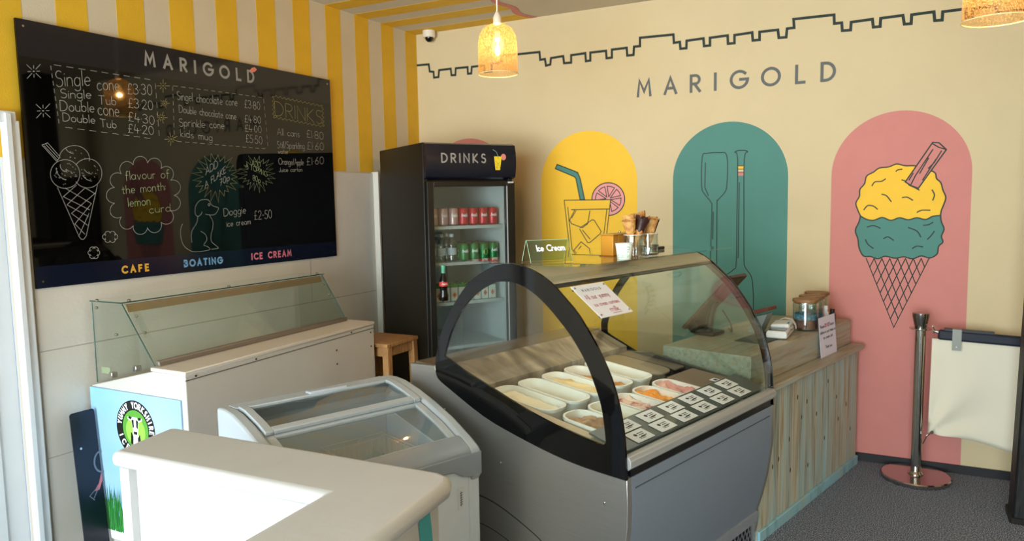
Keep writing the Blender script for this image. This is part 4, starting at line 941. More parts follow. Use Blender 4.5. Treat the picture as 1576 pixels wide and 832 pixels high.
m_ = MB(); m_.stroke(seamp, .006, lambda a, b: Vector((a, -.0012, b))); m_.stroke([(a+.0, b-.12) for a, b in seamp[:14]], .004, lambda a, b: Vector((a, -.0012, b)))
m_.build('panel_seam', mat('seam_grey', '#4a4a4c', .5), gc, smooth=0)
for v, z in ((-.608, .62), (-.097, .592)): MB().ball((v, -.001, z), .006, 6, (1, .5, 1)).build('screw', CHROME, gc)
MB().ring_y(FO, FI, -.004, .006).build('arch_frame', FRIT, gc, smooth=50)
MB().prism_y(FI, -.002, .004).build('end_glass', CASEGLASS, gc, smooth=0)
def inset(poly, d):
    c = []; n = len(poly)
    for i in range(n):
        a, b, e = Vector(poly[i-1]), Vector(poly[i]), Vector(poly[(i+1) % n]); n0 = Vector((-(b-a).y, (b-a).x)).normalized(); n1 = Vector((-(e-b).y, (e-b).x)).normalized()
        m = (n0+n1).normalized(); c.append(tuple(b-m*d/max(.5, m.dot(n0))))
    return c
FR = inset(FO, .038)
MB().ring_y(FO, FR, GW-.006, GW+.004).build('arch_frame', FRIT, gc, smooth=50)
MB().prism_y(FR, GW-.004, GW+.002).build('end_glass', CASEGLASS, gc, smooth=0)
MB().sheet_y(fprof, .02, .03, GW-.03).build('front_panel', GREYPANEL, gc, smooth=60)
m_ = MB().box(-.02, .003, .05, GW-.05, .655, .659); m_.build('panel_groove', mat('groove_grey', '#4d525b', .5), gc)
MB().prism_y([(-.075, .175), (-.060, .17), (-.062, .125), (-.08, .12)], .02, GW-.02).build('kick_rail', mat('kick_grey', '#9aa1ab', .4, metal=.3), gc)
kg = MB().box(-.10, -.092, .02, GW-.02, .0, .125).build('kick_backing', BLK, gc)
m_ = MB()
for i in range(62):
    x = .02+i*.036
    for sgn in (1, -1):
        p = [(x, .005), (x+sgn*.075, .125)]
        q = [(min(GW-.02, max(.02, a)), b) for a, b in p]
        if abs(q[0][0]-q[1][0]) > .03: m_.stroke(q, .012, lambda a, b: Vector((-.086, a, b)))
m_.build('kick_grille', mat('grille_grey', '#6e747e', .45), gc, smooth=0)
MB().prism_y([(-.03, .775), (.002, .778), (.012, .765), (.012, .74), (-.002, .728), (-.03, .728)], .006, GW-.006).build('front_lip', ALU, gc, bevel=.003)
MB().box(-.03, -.004, .03, GW-.03, .70, .728).build('lip_seam', BLK, gc)
gprof = [(-.36, 1.386), (-.326, 1.362), (-.258, 1.307), (-.211, 1.265), (-.177, 1.225), (-.119, 1.147), (-.066, 1.05), (-.032, .95), (-.014, .85), (-.010, .779)]
MB().sheet_y(gprof, .006, .008, GW-.008).build('front_glass', CASEGLASS, gc, smooth=70)
MB().strip_y([(-.50, 1.418), (-.455, 1.417), (-.406, 1.404), (-.36, 1.384), (-.326, 1.363)], [(-.50, 1.404), (-.455, 1.403), (-.41, 1.391), (-.366, 1.371), (-.333, 1.352)], .006, GW-.006).build('canopy_rail', mat('canopy_beige', '#c2b59d', .4, metal=.25), gc, bevel=.002, smooth=60)
MB().strip_y([(-.328, 1.360), (-.318, 1.352)], [(-.332, 1.352), (-.324, 1.344)], .006, GW-.006).build('glass_gasket', BLK, gc)
MB().box(-.78, -.215, .004, GW-.004, 1.4265, 1.4325).build('top_shelf_glass', GREENGLASS, gc, smooth=0)
ed = MB().box(-.2155, -.2135, .004, GW-.004, 1.426, 1.433); ed.build('shelf_glass_edge', GLASSEDGE, gc) if False else None
for s in (.03, GW-.03): MB().box(-.66, -.47, s-.02, s+.02, 1.424, 1.4262).build('arch_cap', BLK, gc)
MB().prism_y([(-.80, 1.33), (-.77, 1.345), (-.70, 1.385), (-.70, 1.375), (-.77, 1.332)], .01, GW-.01).build('rear_rail', BLK, gc)
ls_ = MB().box(-.47, -.42, .06, GW-.06, 1.392, 1.400).build('added_light_strip', mat('added_glow_strip', '#ffffff', .4, emit='#fff3df', estr=.35), gc)  # faintly glowing strip added under the canopy, no such lamp visible
_l = bpy.data.lights.new('added_tub_fill_light', 'AREA'); _l.shape = 'RECTANGLE'; _l.size = .05; _l.size_y = 1.05; _l.energy = 2.6; _l.color = (1, .95, .87)  # added fill lamp that brightens the tubs
_lo = bpy.data.objects.new('added_tub_fill_light', _l); COL.objects.link(_lo); _lo.parent = gc; _lo.location = (-.445, GW/2, 1.388)
# inside: sloping deck, walls, rear ledge
dk = lambda v, o=0: .795-.1*v-.105+o
INW = mat('interior_steel', '#4a4743', .35, metal=.5, noise=.15, nscale=5)
MB().loft([(-.80, .03, dk(-.80)), (-.02, .03, dk(-.02)-.02), (-.02, .03, dk(-.02)-.04), (-.80, .03, dk(-.80)-.02)], [(-.80, GW-.03, dk(-.80)), (-.02, GW-.03, dk(-.02)-.02), (-.02, GW-.03, dk(-.02)-.04), (-.80, GW-.03, dk(-.80)-.02)]).build('interior_deck', DARKIN, gc)
BACKREFL = ramp_mat('back_wood_reflection', [(.3, '#5f5245'), (.5, '#8d7c69'), (.7, '#b5a48f')], 2.5, (1, 3, 1), .2, dist=1.5)  # streaky browns paint a wood reflection onto the steel back wall
MB().loft([(-.80, .03, dk(-.80)), (-.80, .03, .885), (-.99, .03, .958), (-.99, .03, dk(-.8))], [(-.80, GW-.03, dk(-.80)), (-.80, GW-.03, .885), (-.99, GW-.03, .958), (-.99, GW-.03, dk(-.8))]).build('interior_back', BACKREFL, gc)
MB().box(-1.155, -.985, .03, GW-.03, .935, .958).build('rear_worktop', mat('rear_worktop', '#6d5d4b', .25), gc)
MB().box(-1.155, -1.14, .03, GW-.03, .02, .935).build('rear_panel', STEEL, gc)
BEIGE = mat('interior_beige', '#c9b497', .5)
sidew = [(-.05, .715), (-.332, .73), (-.517, .764), (-.696, .808), (-.80, .85), (-.80, .86), (-.64, .872), (-.45, .84), (-.20, .805), (-.05, .79)]
MB().prism_y(sidew, .03, .075).build('side_ledge', BEIGE, gc); MB().prism_y(sidew, GW-.05, GW-.03).build('side_ledge', INW, gc)
# price strip
zs_ = lambda v: .797-.1*v+.009
MB().loft([(-.185, .03, zs_(-.185)), (-.03, .03, .786), (-.03, .03, .779), (-.185, .03, zs_(-.185)-.008)], [(-.185, GW-.03, zs_(-.185)), (-.03, GW-.03, .786), (-.03, GW-.03, .779), (-.185, GW-.03, zs_(-.185)-.008)]).build('price_strip', mat('price_strip_grey', '#4e504c', .4), gc)
# tubs -------------------------------------------------------------
def stadium(L, Wd, r, n=6): return rrect(-L/2, L/2, -Wd/2, Wd/2, r, n)
slope = math.atan(.1)
def tub(v0, v1, k, label, fill=None, cover=(0, 1), bump=.012, seed=0, level=-.022, extra=None, dip=0):
    L, Wd, Hh = v1-v0, .152, .10
    vc, s_ = (v0+v1)/2, .10+.163*k+.076
    p = gp_(vc, s_, dk(vc)+.0015)
    t = thing('ice_cream_tub', label, 'tub', p, -GA, 'ice cream tubs in the display case'); t.rotation_euler = (0, slope, -GA)
    R = .06
    rings = [([(x*.9, y*.88) for x, y in stadium(L, Wd, R)], 0), (stadium(L-.012, Wd-.012, R-.006), Hh-.012), (stadium(L, Wd, R), Hh-.012), (stadium(L, Wd, R), Hh), (stadium(L-.018, Wd-.018, R-.009), Hh), ([(x*.9, y*.88) for x, y in stadium(L-.02, Wd-.02, R-.01)], .006)]
    m = MB(); n = len(rings[0][0])
    vs = [(x, y, z) for rg, z in rings for x, y in rg]; fs = []
    for i in range(len(rings)-1):
        for j in range(n): fs.append((i*n+j, i*n+(j+1) % n, (i+1)*n+(j+1) % n, (i+1)*n+j))
    fs += [tuple(range(n-1, -1, -1)), tuple((len(rings)-1)*n+j for j in range(n))]
    m.add(vs, fs).build('tub_shell', TUBW, t, smooth=40)
    if fill:
        rr = random.Random(seed); nx, ny = 30, 14; mesh = MB(); vv = []; fs = []
        from mathutils import noise as NZ
        for i in range(nx+1):
            for j in range(ny+1):
                a = -1+2*i/nx; b = -1+2*j/ny
                # squircle map keeps the edge inside the rounded tub
                x = a*math.sqrt(max(0, 1-b*b*.22)); y = b*math.sqrt(max(0, 1-a*a*.42))
                z = Hh+level+bump*1.6*NZ.noise(Vector((x*3.2+seed*7, y*1.8, seed*3.1)))+bump*.5*NZ.noise(Vector((x*11+seed, y*6, 2)))
                f = (a+1)/2
                if f < cover[0]: z -= (cover[0]-f)*.25
                if f > cover[1]: z -= (f-cover[1])*.28
                e = max(abs(a), abs(b)); z -= max(0, e-.85)*.05
                z = max(.012, min(z, Hh+.02))
                kx = .86+.1*(z/Hh)
                vv.append((x*L/2*kx*.965, y*Wd/2*kx*.93, z))
        for i in range(nx):
            for j in range(ny): fs.append((i*(ny+1)+j, (i+1)*(ny+1)+j, (i+1)*(ny+1)+j+1, i*(ny+1)+j+1))
        mesh.add(vv, fs).build('ice_cream', fill, t, smooth=80)
    return t
VAN = ramp_mat('vanilla_cherry', [(.3, '#f3e6cb'), (.62, '#efe0bd'), (.68, '#a8475c'), (.8, '#7a2438')], 9, (1, 1, 1), .6, detail=4)
HON = ramp_mat('honeycomb', [(.3, '#d9b06a'), (.5, '#efd7a3'), (.7, '#f3e3c0')], 10, rough=.6)
PALE = mat('pale_vanilla', '#f0e3bd', .55, noise=.06, nscale=18)
FUDGE = ramp_mat('fudge', [(.35, '#9c7553'), (.55, '#c2a07c'), (.75, '#e2cfb2')], 16, rough=.6)
CHER = ramp_mat('cherry_ripple', [(.3, '#efd6c2'), (.5, '#e6c1b0'), (.58, '#96253f'), (.72, '#5c1024')], 11, rough=.5)
ORAN = ramp_mat('orange_sorbet', [(.3, '#ee8a12'), (.55, '#f6a32c'), (.75, '#fbc763')], 12, rough=.5)
PINKI = ramp_mat('strawberry_ice', [(.35, '#d8918c'), (.55, '#e0a79b'), (.72, '#efc9bd')], 14, rough=.55)
GOLD = ramp_mat('caramel_nut', [(.35, '#b9762a'), (.55, '#dca650'), (.75, '#efd8a0')], 14, rough=.55)
B0, B1, F0, F1 = -.79, -.445, -.405, -.155
tub(B0, B1, 0, 'white tub of cherry vanilla ice cream by the arched end, back row', VAN, (0, 1), .008, 1, -.02)
tub(B0, B1, 1, 'nearly empty white tub beside the cherry vanilla, second in the back row', PALE, (0, .05), .004, 2, -.06)
tub(B0, B1, 2, 'white tub of golden honeycomb ice cream, third in the back row', HON, (0, .8), .012, 3, -.022)
tub(B0, B1, 3, 'white tub of caramel nut ice cream, fourth in the back row', GOLD, (0, 1), .010, 4, -.03)
tub(B0, B1, 4, 'white tub scraped clean, fifth in the back row', PALE, (0, .0), .004, 5, -.062)
tub(F0, F1, 0, 'white tub of brown fudge ice cream by the arched end, front row', FUDGE, (.05, .62), .016, 6, -.014)
tub(F0, F1, 1, 'white tub of pale vanilla ice cream, second in the front row', PALE, (0, .75), .01, 7, -.045)
tub(F0, F1, 2, 'white tub of cherry ripple ice cream, third in the front row', CHER, (0, 1), .013, 8, -.018)
tub(F0, F1, 3, 'white tub of bright orange sorbet, fourth in the front row', ORAN, (.02, .62), .014, 9, -.014)
tub(F0, F1, 4, 'white tub of pink strawberry ice cream, fifth in the front row', PINKI, (0, 1), .013, 10, -.012)
LIDM = mat('lid_taupe_reflection', '#86735f', .3)  # cover browns paint in what the steel plates reflect
def cover(v0, v1, s0, s1, label, r, m):
    vc, s_ = (v0+v1)/2, (s0+s1)/2; t = thing('well_cover', label, 'cover', gp_(vc, s_, dk(vc)+.001), -GA); t.rotation_euler = (0, slope, -GA)
    pz = rrect(-(v1-v0)/2, (v1-v0)/2, -(s1-s0)/2, (s1-s0)/2, r)
    MB().prism_z(pz, .086, .098).build('cover_plate', m, t, bevel=.004)
    MB().prism_z([(x*.9, y*.86) for x, y in pz], 0, .087).build('cover_base', DARKIN, t)
cover(B0, B1, .918, 1.068, 'rounded steel cover plate with painted taupe reflection over a well in the back row', .06, LIDM)
cover(B0, B1, 1.078, GW-.055, 'narrow steel cover plate with painted dark reflection at the far end of the back row', .01, mat('cover_dark_reflection', '#5f5144', .35))
cover(F0, F1-.04, .918, GW-.055, 'flat steel cover plate with painted brown reflection at the far end of the front row', .012, mat('cover_brown_reflection', '#7d6350', .35))
# price cards
def pcard(v, s_, label, wide, icons):
    z = zs_(v) if v < -.06 else None
    a = (.786-zs_(-.185))/(.155); zz = zs_(-.185)+a*(v+.185)
    t = thing('price_card', label, 'price card', gp_(v, s_, zz+.0022), -GA, 'flavour cards on the front strip'); t.rotation_euler = (0, -math.atan(a), -GA)
    MB().box(-.033, .033, -.056, .056, 0, .0015).build('card', PAPER, t, smooth=0)
    m = MB(); f = lambda a_, b_: Vector((-b_, a_, .0019))
    m.poly(arc(-.018, .008, .009, .008, 0, 360, 12), f)
    for i in range(3): m.stroke([(-.002, .012-.01*i), (.034-.006*(i % 2), .012-.01*i)], .004, f)
    m.stroke([(-.02, -.012), (.02, -.012)], .004, f); m.stroke([(-.02, -.019), (.012, -.019)], .003, f)
    m.build('card_print', INKD, t, smooth=0)
fl = ['fudge', 'vanilla', 'cherry ripple', 'orange sorbet', 'strawberry', 'covered']
for k in range(6):
    pcard(-.140, .205+.163*k, f'white flavour card in the upper row on the strip before the {fl[k]} well', 0, 0)
    pcard(-.068, .185+.163*k, f'white flavour card in the lower row on the strip before the {fl[k]} well', 0, 0)
o = MB().box(-.02, .02, -.022, .022, 0, .002).build('date_tag', PAPER); o.location = gp_(-.215, 1.06, dk(-.215)+.1025); o.rotation_euler = (0, slope, -GA); tag(o, 'tiny white tag with a black square at the far end of the strip', 'tag')
MB().poly([(-.01, -.012), (.008, -.012), (.008, .012), (-.01, .012)], lambda a, b: Vector((a, b, .0024))).build('tag_mark', INKD, o, smooth=0)
# notice on the curved glass
P1, P2_ = Vector((-.288, .06, 1.341)), Vector((-.180, .06, 1.238))
nu = Vector((0, 1, 0)); nd = (P2_-P1).normalized(); nn = Vector((-nd.z, 0, nd.x)); nn = nn if nn.x > 0 else -nn
nt_ = thing('glass_notice', 'white handwritten notice fixed to the curved case glass', 'notice', gp_(0, 0, 0), -GA); nt_.location = gp_(-.235, .14, 1.29)
off0 = Vector((-.235, .14, 1.29)); NL = (P2_-P1).length+.01
def NT(o_): return lambda a, b: P1+nu*(a-.012)+nd*(NL-b)+nn*(.012+o_)+nu*(-.0)+Vector((0, (NL-b)*.22, 0))-off0
MB().loft([NT(0)(a, b) for a, b in ((0, 0), (.205, 0), (.205, NL), (0, NL))], [NT(.0012)(a, b) for a, b in ((0, 0), (.205, 0), (.205, NL), (0, NL))]).build('sheet', PAPER, nt_, smooth=0)
m_ = MB(); write(m_, 'MARIGOLD', (.04, NL*.80), (.155, NL*.80), .011, .0016, NT(.0018), track=True); m_.build('heading_print', INKD, nt_, smooth=0)
m_ = MB(); write(m_, 'All our yummy', (.02, NL*.56), (.165, NL*.56), .022, .002, NT(.0018)); write(m_, 'ice cream contains', (.03, NL*.33), (.185, NL*.33), .018, .0018, NT(.0018)); write(m_, 'milk', (.09, NL*.12), (.145, NL*.12), .022, .0026, NT(.0018)); m_.stroke([(.09, NL*.07), (.145, NL*.07)], .002, NT(.0018)); m_.build('red_handwriting', INKR, nt_, smooth=0)
for a, b in ((.012, .012), (.193, .012), (.193, NL-.012), (.012, NL-.012)):
    q = NT(.0012)(a, b); MB().tube([q-nn*.012, q+nn*.003], .004, 10).build('fixing_pin', CHROME, nt_)

# items on top of the case --------------------------------------------------
ZG = 1.4327
def vec_rot(a): return a
si = thing('acrylic_sign', 'clear acrylic ice cream sign on the case top near the arched end', 'sign', gp_(-.47, .10, ZG), 0)
A_, B_ = gp_(-.475, .03, ZG), gp_(-.395, .185, ZG)
ang = math.atan2((B_-A_).y, (B_-A_).x); si.rotation_euler = (0, 0, ang); si.location = (A_+B_)/2
SW = (B_-A_).length
ACR = glass('acrylic_green', '#e8f2e8', .05)
def panel(y0, y1, nm):
    m = MB().loft([(-SW/2, y0, .002), (SW/2, y0, .002), (SW/2, y1, .085), (-SW/2, y1, .085)], [(-SW/2, y0+.004, .002), (SW/2, y0+.004, .002), (SW/2, y1+.004, .085), (-SW/2, y1+.004, .085)]); m.build(nm, ACR, si, smooth=0)
    e = MB(); e.tube([(-SW/2, y0+.002, .002), (-SW/2, y1+.002, .085), (SW/2, y1+.002, .085), (SW/2, y0+.002, .002)], .0013, 5); e.build('panel_edge', mat('acrylic_edge', '#a9c9a8', .2), si)
panel(-.045, .0, 'sign_panel'); panel(.05, .006, 'sign_panel')
m_ = MB(); write(m_, 'Ice Cream', (-SW*.30, .045), (SW*.36, .045), .021, .0045, lambda a, b: Vector((a, -.045+.045*(b-.002)/.083-.0015, b))); m_.build('lettering', PAPER, si, smooth=0)
wf_ = thing('wafer_holder', 'amber brown plastic wafer holder box on the case top', 'wafer holder', gp_(-.40, .55, ZG), -GA+.1)
AMB = mat('amber_plastic', '#9c5410', .25); AMB2 = mat('amber_light', '#c9851c', .25)
wfb = MB()
nb_ = 5
for i in range(nb_):
    y = -.115+i*.046
    MB().box(-.03, .03, y, y+.044, .002, .088).build('wafer_compartment', AMB if i in (2, 3, 4) else AMB2, wf_, bevel=.004)
MB().box(-.034, .034, -.12, .12, .088, .093).build('holder_lid', mat('holder_lid', '#b98a3a', .3), wf_, bevel=.002)
MB().ball((0, -.005, .097), .006, 6).build('lid_knob', CHROME, wf_); MB().box(-.034, .034, -.12, .12, 0, .003).build('holder_base', AMB, wf_)
cu = thing('paper_cup', 'white paper cup with green print on the case top', 'cup', gp_(-.262, .375, ZG), -GA-.6)
MB().lathe([(.027, 0), (.0275, .002), (.034, .058), (.036, .06), (.0345, .062), (.0335, .058), (.027, .006), (.0005, .006)], 28, caps=False).build('cup_body', mat('cup_white', '#e9efe4', .6), cu)
m_ = MB(); cyl = lambda a, b: Vector((.0268*math.cos(a)+(b*.118)*math.cos(a)+.0008*math.cos(a), (.0268+b*.118+.0008)*math.sin(a), b))
for i in range(90):
    a = random.uniform(-1.6, 1.6); b = random.uniform(.003, .03)*random.uniform(.5, 1); m_.stroke([(a, b), (a+.05, b+.003)], .0022, cyl)
m_.build('green_print', mat('cup_green', '#5c9a55', .6), cu, smooth=0)
m_ = MB(); m_.stroke(arc(.1, .036, .32, .013, 0, 180, 14), .0014, cyl); write(m_, 'Love', (-.16, .036), (.30, .036), .008, .0014, cyl); write(m_, 'ice', (-.05, .027), (.2, .027), .007, .0012, cyl); m_.build('cup_emblem', mat('cup_dark', '#3c5245', .6), cu, smooth=0)
jars = []
def jar(v, s_, label):
    t = thing('glass_jar', label, 'jar', gp_(v, s_, ZG), -GA)
    MB().lathe([(.036, 0), (.040, .005), (.040, .062), (.0395, .070), (.0385, .080), (.040, .084), (.040, .090), (.038, .090), (.0365, .080), (.0372, .072), (.0378, .062), (.0375, .009), (.0005, .008)], 28, caps=False).build('jar_body', JARGLASS, t)
    MB().tube([(.039*math.cos(a*PI/12), .039*math.sin(a*PI/12), .0905) for a in range(25)], .0016, 5).build('jar_rim', mat('jar_rim', '#d9dcd4', .2), t)
    return t
jar(-.285, .475, 'clear glass jar holding wafer cones, left of the pair on the case top'); jar(-.285, .59, 'clear glass jar holding chocolate dipped cones, right of the pair on the case top')
CONE = ramp_mat('wafer_cone', [(.35, '#b5763a'), (.55, '#d09a58'), (.75, '#dfb878')], 60, rough=.7, detail=2, bump=.4)
CHOC = mat('dark_chocolate', '#341812', .45, noise=.2, nscale=40, bump=.3, bscale=80)
def cone(v, s_, z, dv, ds, L, label, dip=0.0, r=.03):
    d = Vector((dv, ds, 1)).normalized(); t = thing('wafer_cone', label, 'cone', gp_(v, s_, z), -GA, 'cones standing in the jars')
    a = d.cross(Vector((0, 1, 0))).normalized(); b = d.cross(a)
    m = MB(); m2 = MB(); n = 20
    def ring(f, rr, wav=0): return [d*(f*L)+(a*math.cos(2*PI*k/n)+b*math.sin(2*PI*k/n))*rr+d*(wav*(1 if k % 4 < 2 else -1)) for k in range(n)]
    R0 = [ring(0, .002), ring(.97 if not dip else .62, r*(.97 if not dip else .62)), ]
    if not dip: R0.append(ring(1, r)); R0.append(ring(.99, r-.004)); R0.append(ring(.3, r*.2))
    vs = [q for R in R0 for q in R]; fs = []
    for i in range(len(R0)-1):
        for k in range(n): fs.append((i*n+k, i*n+(k+1) % n, (i+1)*n+(k+1) % n, (i+1)*n+k))
    fs.append(tuple(range(n-1, -1, -1))); m.add(vs, fs).build('cone_wafer', CONE, t, smooth=50)
    if dip:
        R1 = [ring(.58, r*.63, .004), ring(.8, r*.84), ring(1.0, r*1.05, .006), ring(.98, r*.9), ring(.5, r*.35)]
        vs = [q for R in R1 for q in R]; fs = []
        for i in range(len(R1)-1):
            for k in range(n): fs.append((i*n+k, i*n+(k+1) % n, (i+1)*n+(k+1) % n, (i+1)*n+k))
        m2.add(vs, fs).build('chocolate_dip', CHOC, t, smooth=50)
for (js, deg, tilt, L_, dip_, r_, txt) in (
        (.475, 180, .24, .125, 0, .029, 'plain wafer cone leaning furthest left in the jars'), (.475, 55, .27, .135, .6, .028, 'chocolate dipped cone standing in front in the left jar'), (.475, -60, .27, .14, 0, .028, 'plain wafer cone behind the chocolate cone in the left jar'),
        (.59, 125, .27, .13, 0, .027, 'sugar cone at the front left of the right jar'), (.59, 5, .24, .125, .55, .026, 'chocolate dipped cone leaning furthest right in the jars'), (.59, -115, .27, .155, 0, .033, 'tallest wafer cone, round topped, at the back of the right jar')):
    cs_, sn_ = math.cos(math.radians(deg)), math.sin(math.radians(deg)); q_ = .0045
    cone(-.285+sn_*q_, js+cs_*q_, ZG+.030, sn_*tilt, cs_*tilt, L_, txt, dip_, r_)
o = MB().box(-.05, .05, -.07, .07, 0, .014).box(-.03, .03, -.05, .05, .014, .024).build('black_tray', BLK, bevel=.003); o.location = gp_(-.46, .86, ZG); o.rotation_euler = (0, 0, -GA); tag(o, 'flat black plastic tray on the far end of the case top', 'tray')

# ================================================================== WOODEN COUNTER
PLANK = None
def plank_mat():
    m = bpy.data.materials.new('weathered_planks'); m.use_nodes = True; nt = m.node_tree; b = nt.nodes['Principled BSDF']
    tc = nt.nodes.new('ShaderNodeTexCoord'); sep = nt.nodes.new('ShaderNodeSeparateXYZ'); nt.links.new(tc.outputs['Object'], sep.inputs[0])
    def math_(op, a, b_=None):
        n = nt.nodes.new('ShaderNodeMath'); n.operation = op
        for i, x in enumerate((a, b_)):
            if x is None: continue
            if isinstance(x, (int, float)): n.inputs[i].default_value = x
            else: nt.links.new(x, n.inputs[i])
        return n.outputs[0]
    pw = .082
    d = math_('DIVIDE', sep.outputs['Y'], pw); idx = math_('FLOOR', d); fr_ = math_('FRACT', d)
    wn_ = nt.nodes.new('ShaderNodeTexWhiteNoise'); wn_.noise_dimensions = '1D'; nt.links.new(idx, wn_.inputs['W'])
    comb = nt.nodes.new('ShaderNodeCombineXYZ')
    nt.links.new(math_('MULTIPLY', sep.outputs['Y'], 22), comb.inputs[1]); nt.links.new(math_('ADD', math_('MULTIPLY', sep.outputs['Z'], 1.6), math_('MULTIPLY', idx, 3.7)), comb.inputs[2]); nt.links.new(math_('MULTIPLY', sep.outputs['X'], 3), comb.inputs[0])
    n1 = nt.nodes.new('ShaderNodeTexNoise'); n1.inputs['Scale'].default_value = 1.6; n1.inputs['Detail'].default_value = 7; n1.inputs['Distortion'].default_value = .6; nt.links.new(comb.outputs[0], n1.inputs['Vector'])
    r = nt.nodes.new('ShaderNodeValToRGB'); els = r.color_ramp.elements
    for p, c in ((.28, '#938a7a'), (.42, '#b5ab99'), (.55, '#cdc6b4'), (.68, '#aec6ca'), (.8, '#e0d4b4')):
        if p in (.28,): e = els[0]
        elif p == .8: e = els[-1]
        else: e = els.new(p)
        e.position = p; e.color = lin(c)
    nt.links.new(n1.outputs['Fac'], r.inputs[0])
    mix = nt.nodes.new('ShaderNodeMix'); mix.data_type = 'RGBA'; mix.blend_type = 'MULTIPLY'; mix.inputs[0].default_value = .55
    r2 = nt.nodes.new('ShaderNodeValToRGB'); r2.color_ramp.interpolation = 'CONSTANT'; e2 = r2.color_ramp.elements
    cols = ['#e6dcc4', '#c3beb2', '#b4c4c8', '#dccfb2', '#c9c2b4', '#adbec4', '#e2d6b6']
    e2[0].position = 0; e2[0].color = lin(cols[0]); e2[1].position = 1/7; e2[1].color = lin(cols[1])
    for i in range(2, 7): x = e2.new(i/7); x.color = lin(cols[i])
    nt.links.new(wn_.outputs['Value'], r2.inputs[0])
    nt.links.new(r.outputs[0], mix.inputs[6]); nt.links.new(r2.outputs[0], mix.inputs[7])
    # blue tint mixed over the planks in noise patches
    n2 = nt.nodes.new('ShaderNodeTexNoise'); n2.inputs['Scale'].default_value = 3; mp = nt.nodes.new('ShaderNodeMapping'); mp.inputs['Scale'].default_value = (1, 5, .6); nt.links.new(tc.outputs['Object'], mp.inputs[0]); nt.links.new(mp.outputs[0], n2.inputs['Vector'])
    st_ = math_('MULTIPLY', math_('GREATER_THAN', n2.outputs['Fac'], .0), math_('SUBTRACT', n2.outputs['Fac'], .42)); st2 = nt.nodes.new('ShaderNodeClamp'); nt.links.new(math_('MULTIPLY', st_, 2.4), st2.inputs[0])
    mx2 = nt.nodes.new('ShaderNodeMix'); mx2.data_type = 'RGBA'; nt.links.new(st2.outputs[0], mx2.inputs[0]); nt.links.new(mix.outputs[2], mx2.inputs[6]); mx2.inputs[7].default_value = lin('#a4cad3')
    # groove between the planks
    g = math_('LESS_THAN', fr_, .05); mx3 = nt.nodes.new('ShaderNodeMix'); mx3.data_type = 'RGBA'; nt.links.new(g, mx3.inputs[0]); nt.links.new(mx2.outputs[2], mx3.inputs[6]); mx3.inputs[7].default_value = lin('#d7c69c')
    nt.links.new(mx3.outputs[2], b.inputs['Base Color']); b.inputs['Roughness'].default_value = .65
    return m
PLANK = plank_mat()
CTOP = ramp_mat('counter_top_wood', [(.3, '#8d8372'), (.5, '#aa9f8a'), (.65, '#9fa9a2'), (.8, '#c2b08e')], 4, (14, .8, 14), .4, dist=.5)
wc = thing('wooden_counter', 'weathered plank clad counter joining the display case to the back wall', 'counter', gp_(0, 0, 0), -GA)
c0, c1 = GW+.008, 2.652
tn = math.tan(GA)
def foot(v0, v1, s0, s1): return [(v0, s0), (v1, s0), (v1, s1+v1*tn*0-(0)), (v0, s1-(v1-v0)*tn)]
pw_ = MB(); fp = foot(-.62, -.078, c0, c1-.01); pw_.prism_z(fp, 0, .728)
cf = pw_.build('plank_front', PLANK, wc)
kn = MB()
for s_, z in ((1.32, .52), (1.40, .33), (1.47, .35), (1.62, .25), (1.60, .42), (1.76, .5), (1.83, .57), (1.97, .47), (1.86, .21), (2.14, .62), (2.28, .5), (2.32, .36), (2.45, .42), (1.70, .62), (2.1, .3), (2.53, .25)):
    kn.poly(arc(s_, z, .007, .014, 0, 360, 10), lambda a, b: Vector((-.0773, a, b)))
kn.build('wood_knots', mat('knot_dark', '#4f3c2c', .7), cf, smooth=0)
MB().prism_z([(-.078, c0), (-.062, c0), (-.062, c1-.01), (-.078, c1-.012)], 0, .055).build('base_trim', ramp_mat('blue_trim', [(.3, '#7f9aa2'), (.5, '#8fc0cf'), (.7, '#a3b8b4')], 6, (1, 3, 1), .5), wc, bevel=.003)
MB().prism_z(foot(-.62, -.045, c0, c1), .728, .759).build('shelf_top', CTOP, wc, bevel=.004)
MB().prism_z(foot(-.60, -.118, c0, c1-.03), .759, .908).build('riser', CTOP, wc, bevel=.003)
ZC = .9082
mt = MB().box(-.09, .07, -.17, .17, 0, .004).build('counter_mat', mat('dark_mat', '#2c3033', .6), bevel=.001); mt.location = gp_(-.27, 1.72, ZC); mt.rotation_euler = (0, 0, -GA); tag(mt, 'flat dark grey mat on the counter top beside the display case', 'mat')
# card terminal
ct = thing('card_terminal', 'white card payment terminal with paper roll lying on the wooden counter', 'card terminal', gp_(-.24, 1.86, ZC+.0042), -GA+math.radians(14))
MB().prism_y([(-.04, 0), (.04, 0), (.042, .02), (.036, .034), (-.036, .034), (-.042, .02)], -.11, .09).build('terminal_body', PLASTW, ct, bevel=.006)
MB().prism_y([(-.039, .034), (.039, .034), (.036, .055), (-.036, .05)], -.03, .088).build('printer_hood', PLASTW, ct, bevel=.008)
MB().box(-.033, .033, -.1, -.04, .0342, .0362).build('screen', mat('terminal_screen', '#39434a', .2), ct)
m_ = MB(); m_.stroke([(-.11, .018), (-.05, .02), (-.02, .03), (.02, .02), (.09, .022)], .003, lambda a, b: Vector((.0428, a, b))); m_.build('seam_line', mat('terminal_navy', '#233449', .5), ct, smooth=0)
MB().tube([(.030, -.02, .0535), (.030, .012, .0545)], .004, 8).build('logo_mark', mat('terminal_blue', '#3f88b8', .4), ct)
MB().strip_y([(-.02, .05), (.0, .06), (.03, .055), (.045, .03), (.048, .01)], [(-.02, .0493), (.0, .0593), (.0293, .0543), (.0443, .0293), (.0473, .01)], .092, .125).build('paper_slip', PAPER, ct, smooth=60)
ct.scale = (1.3, 1.3, 1.2)
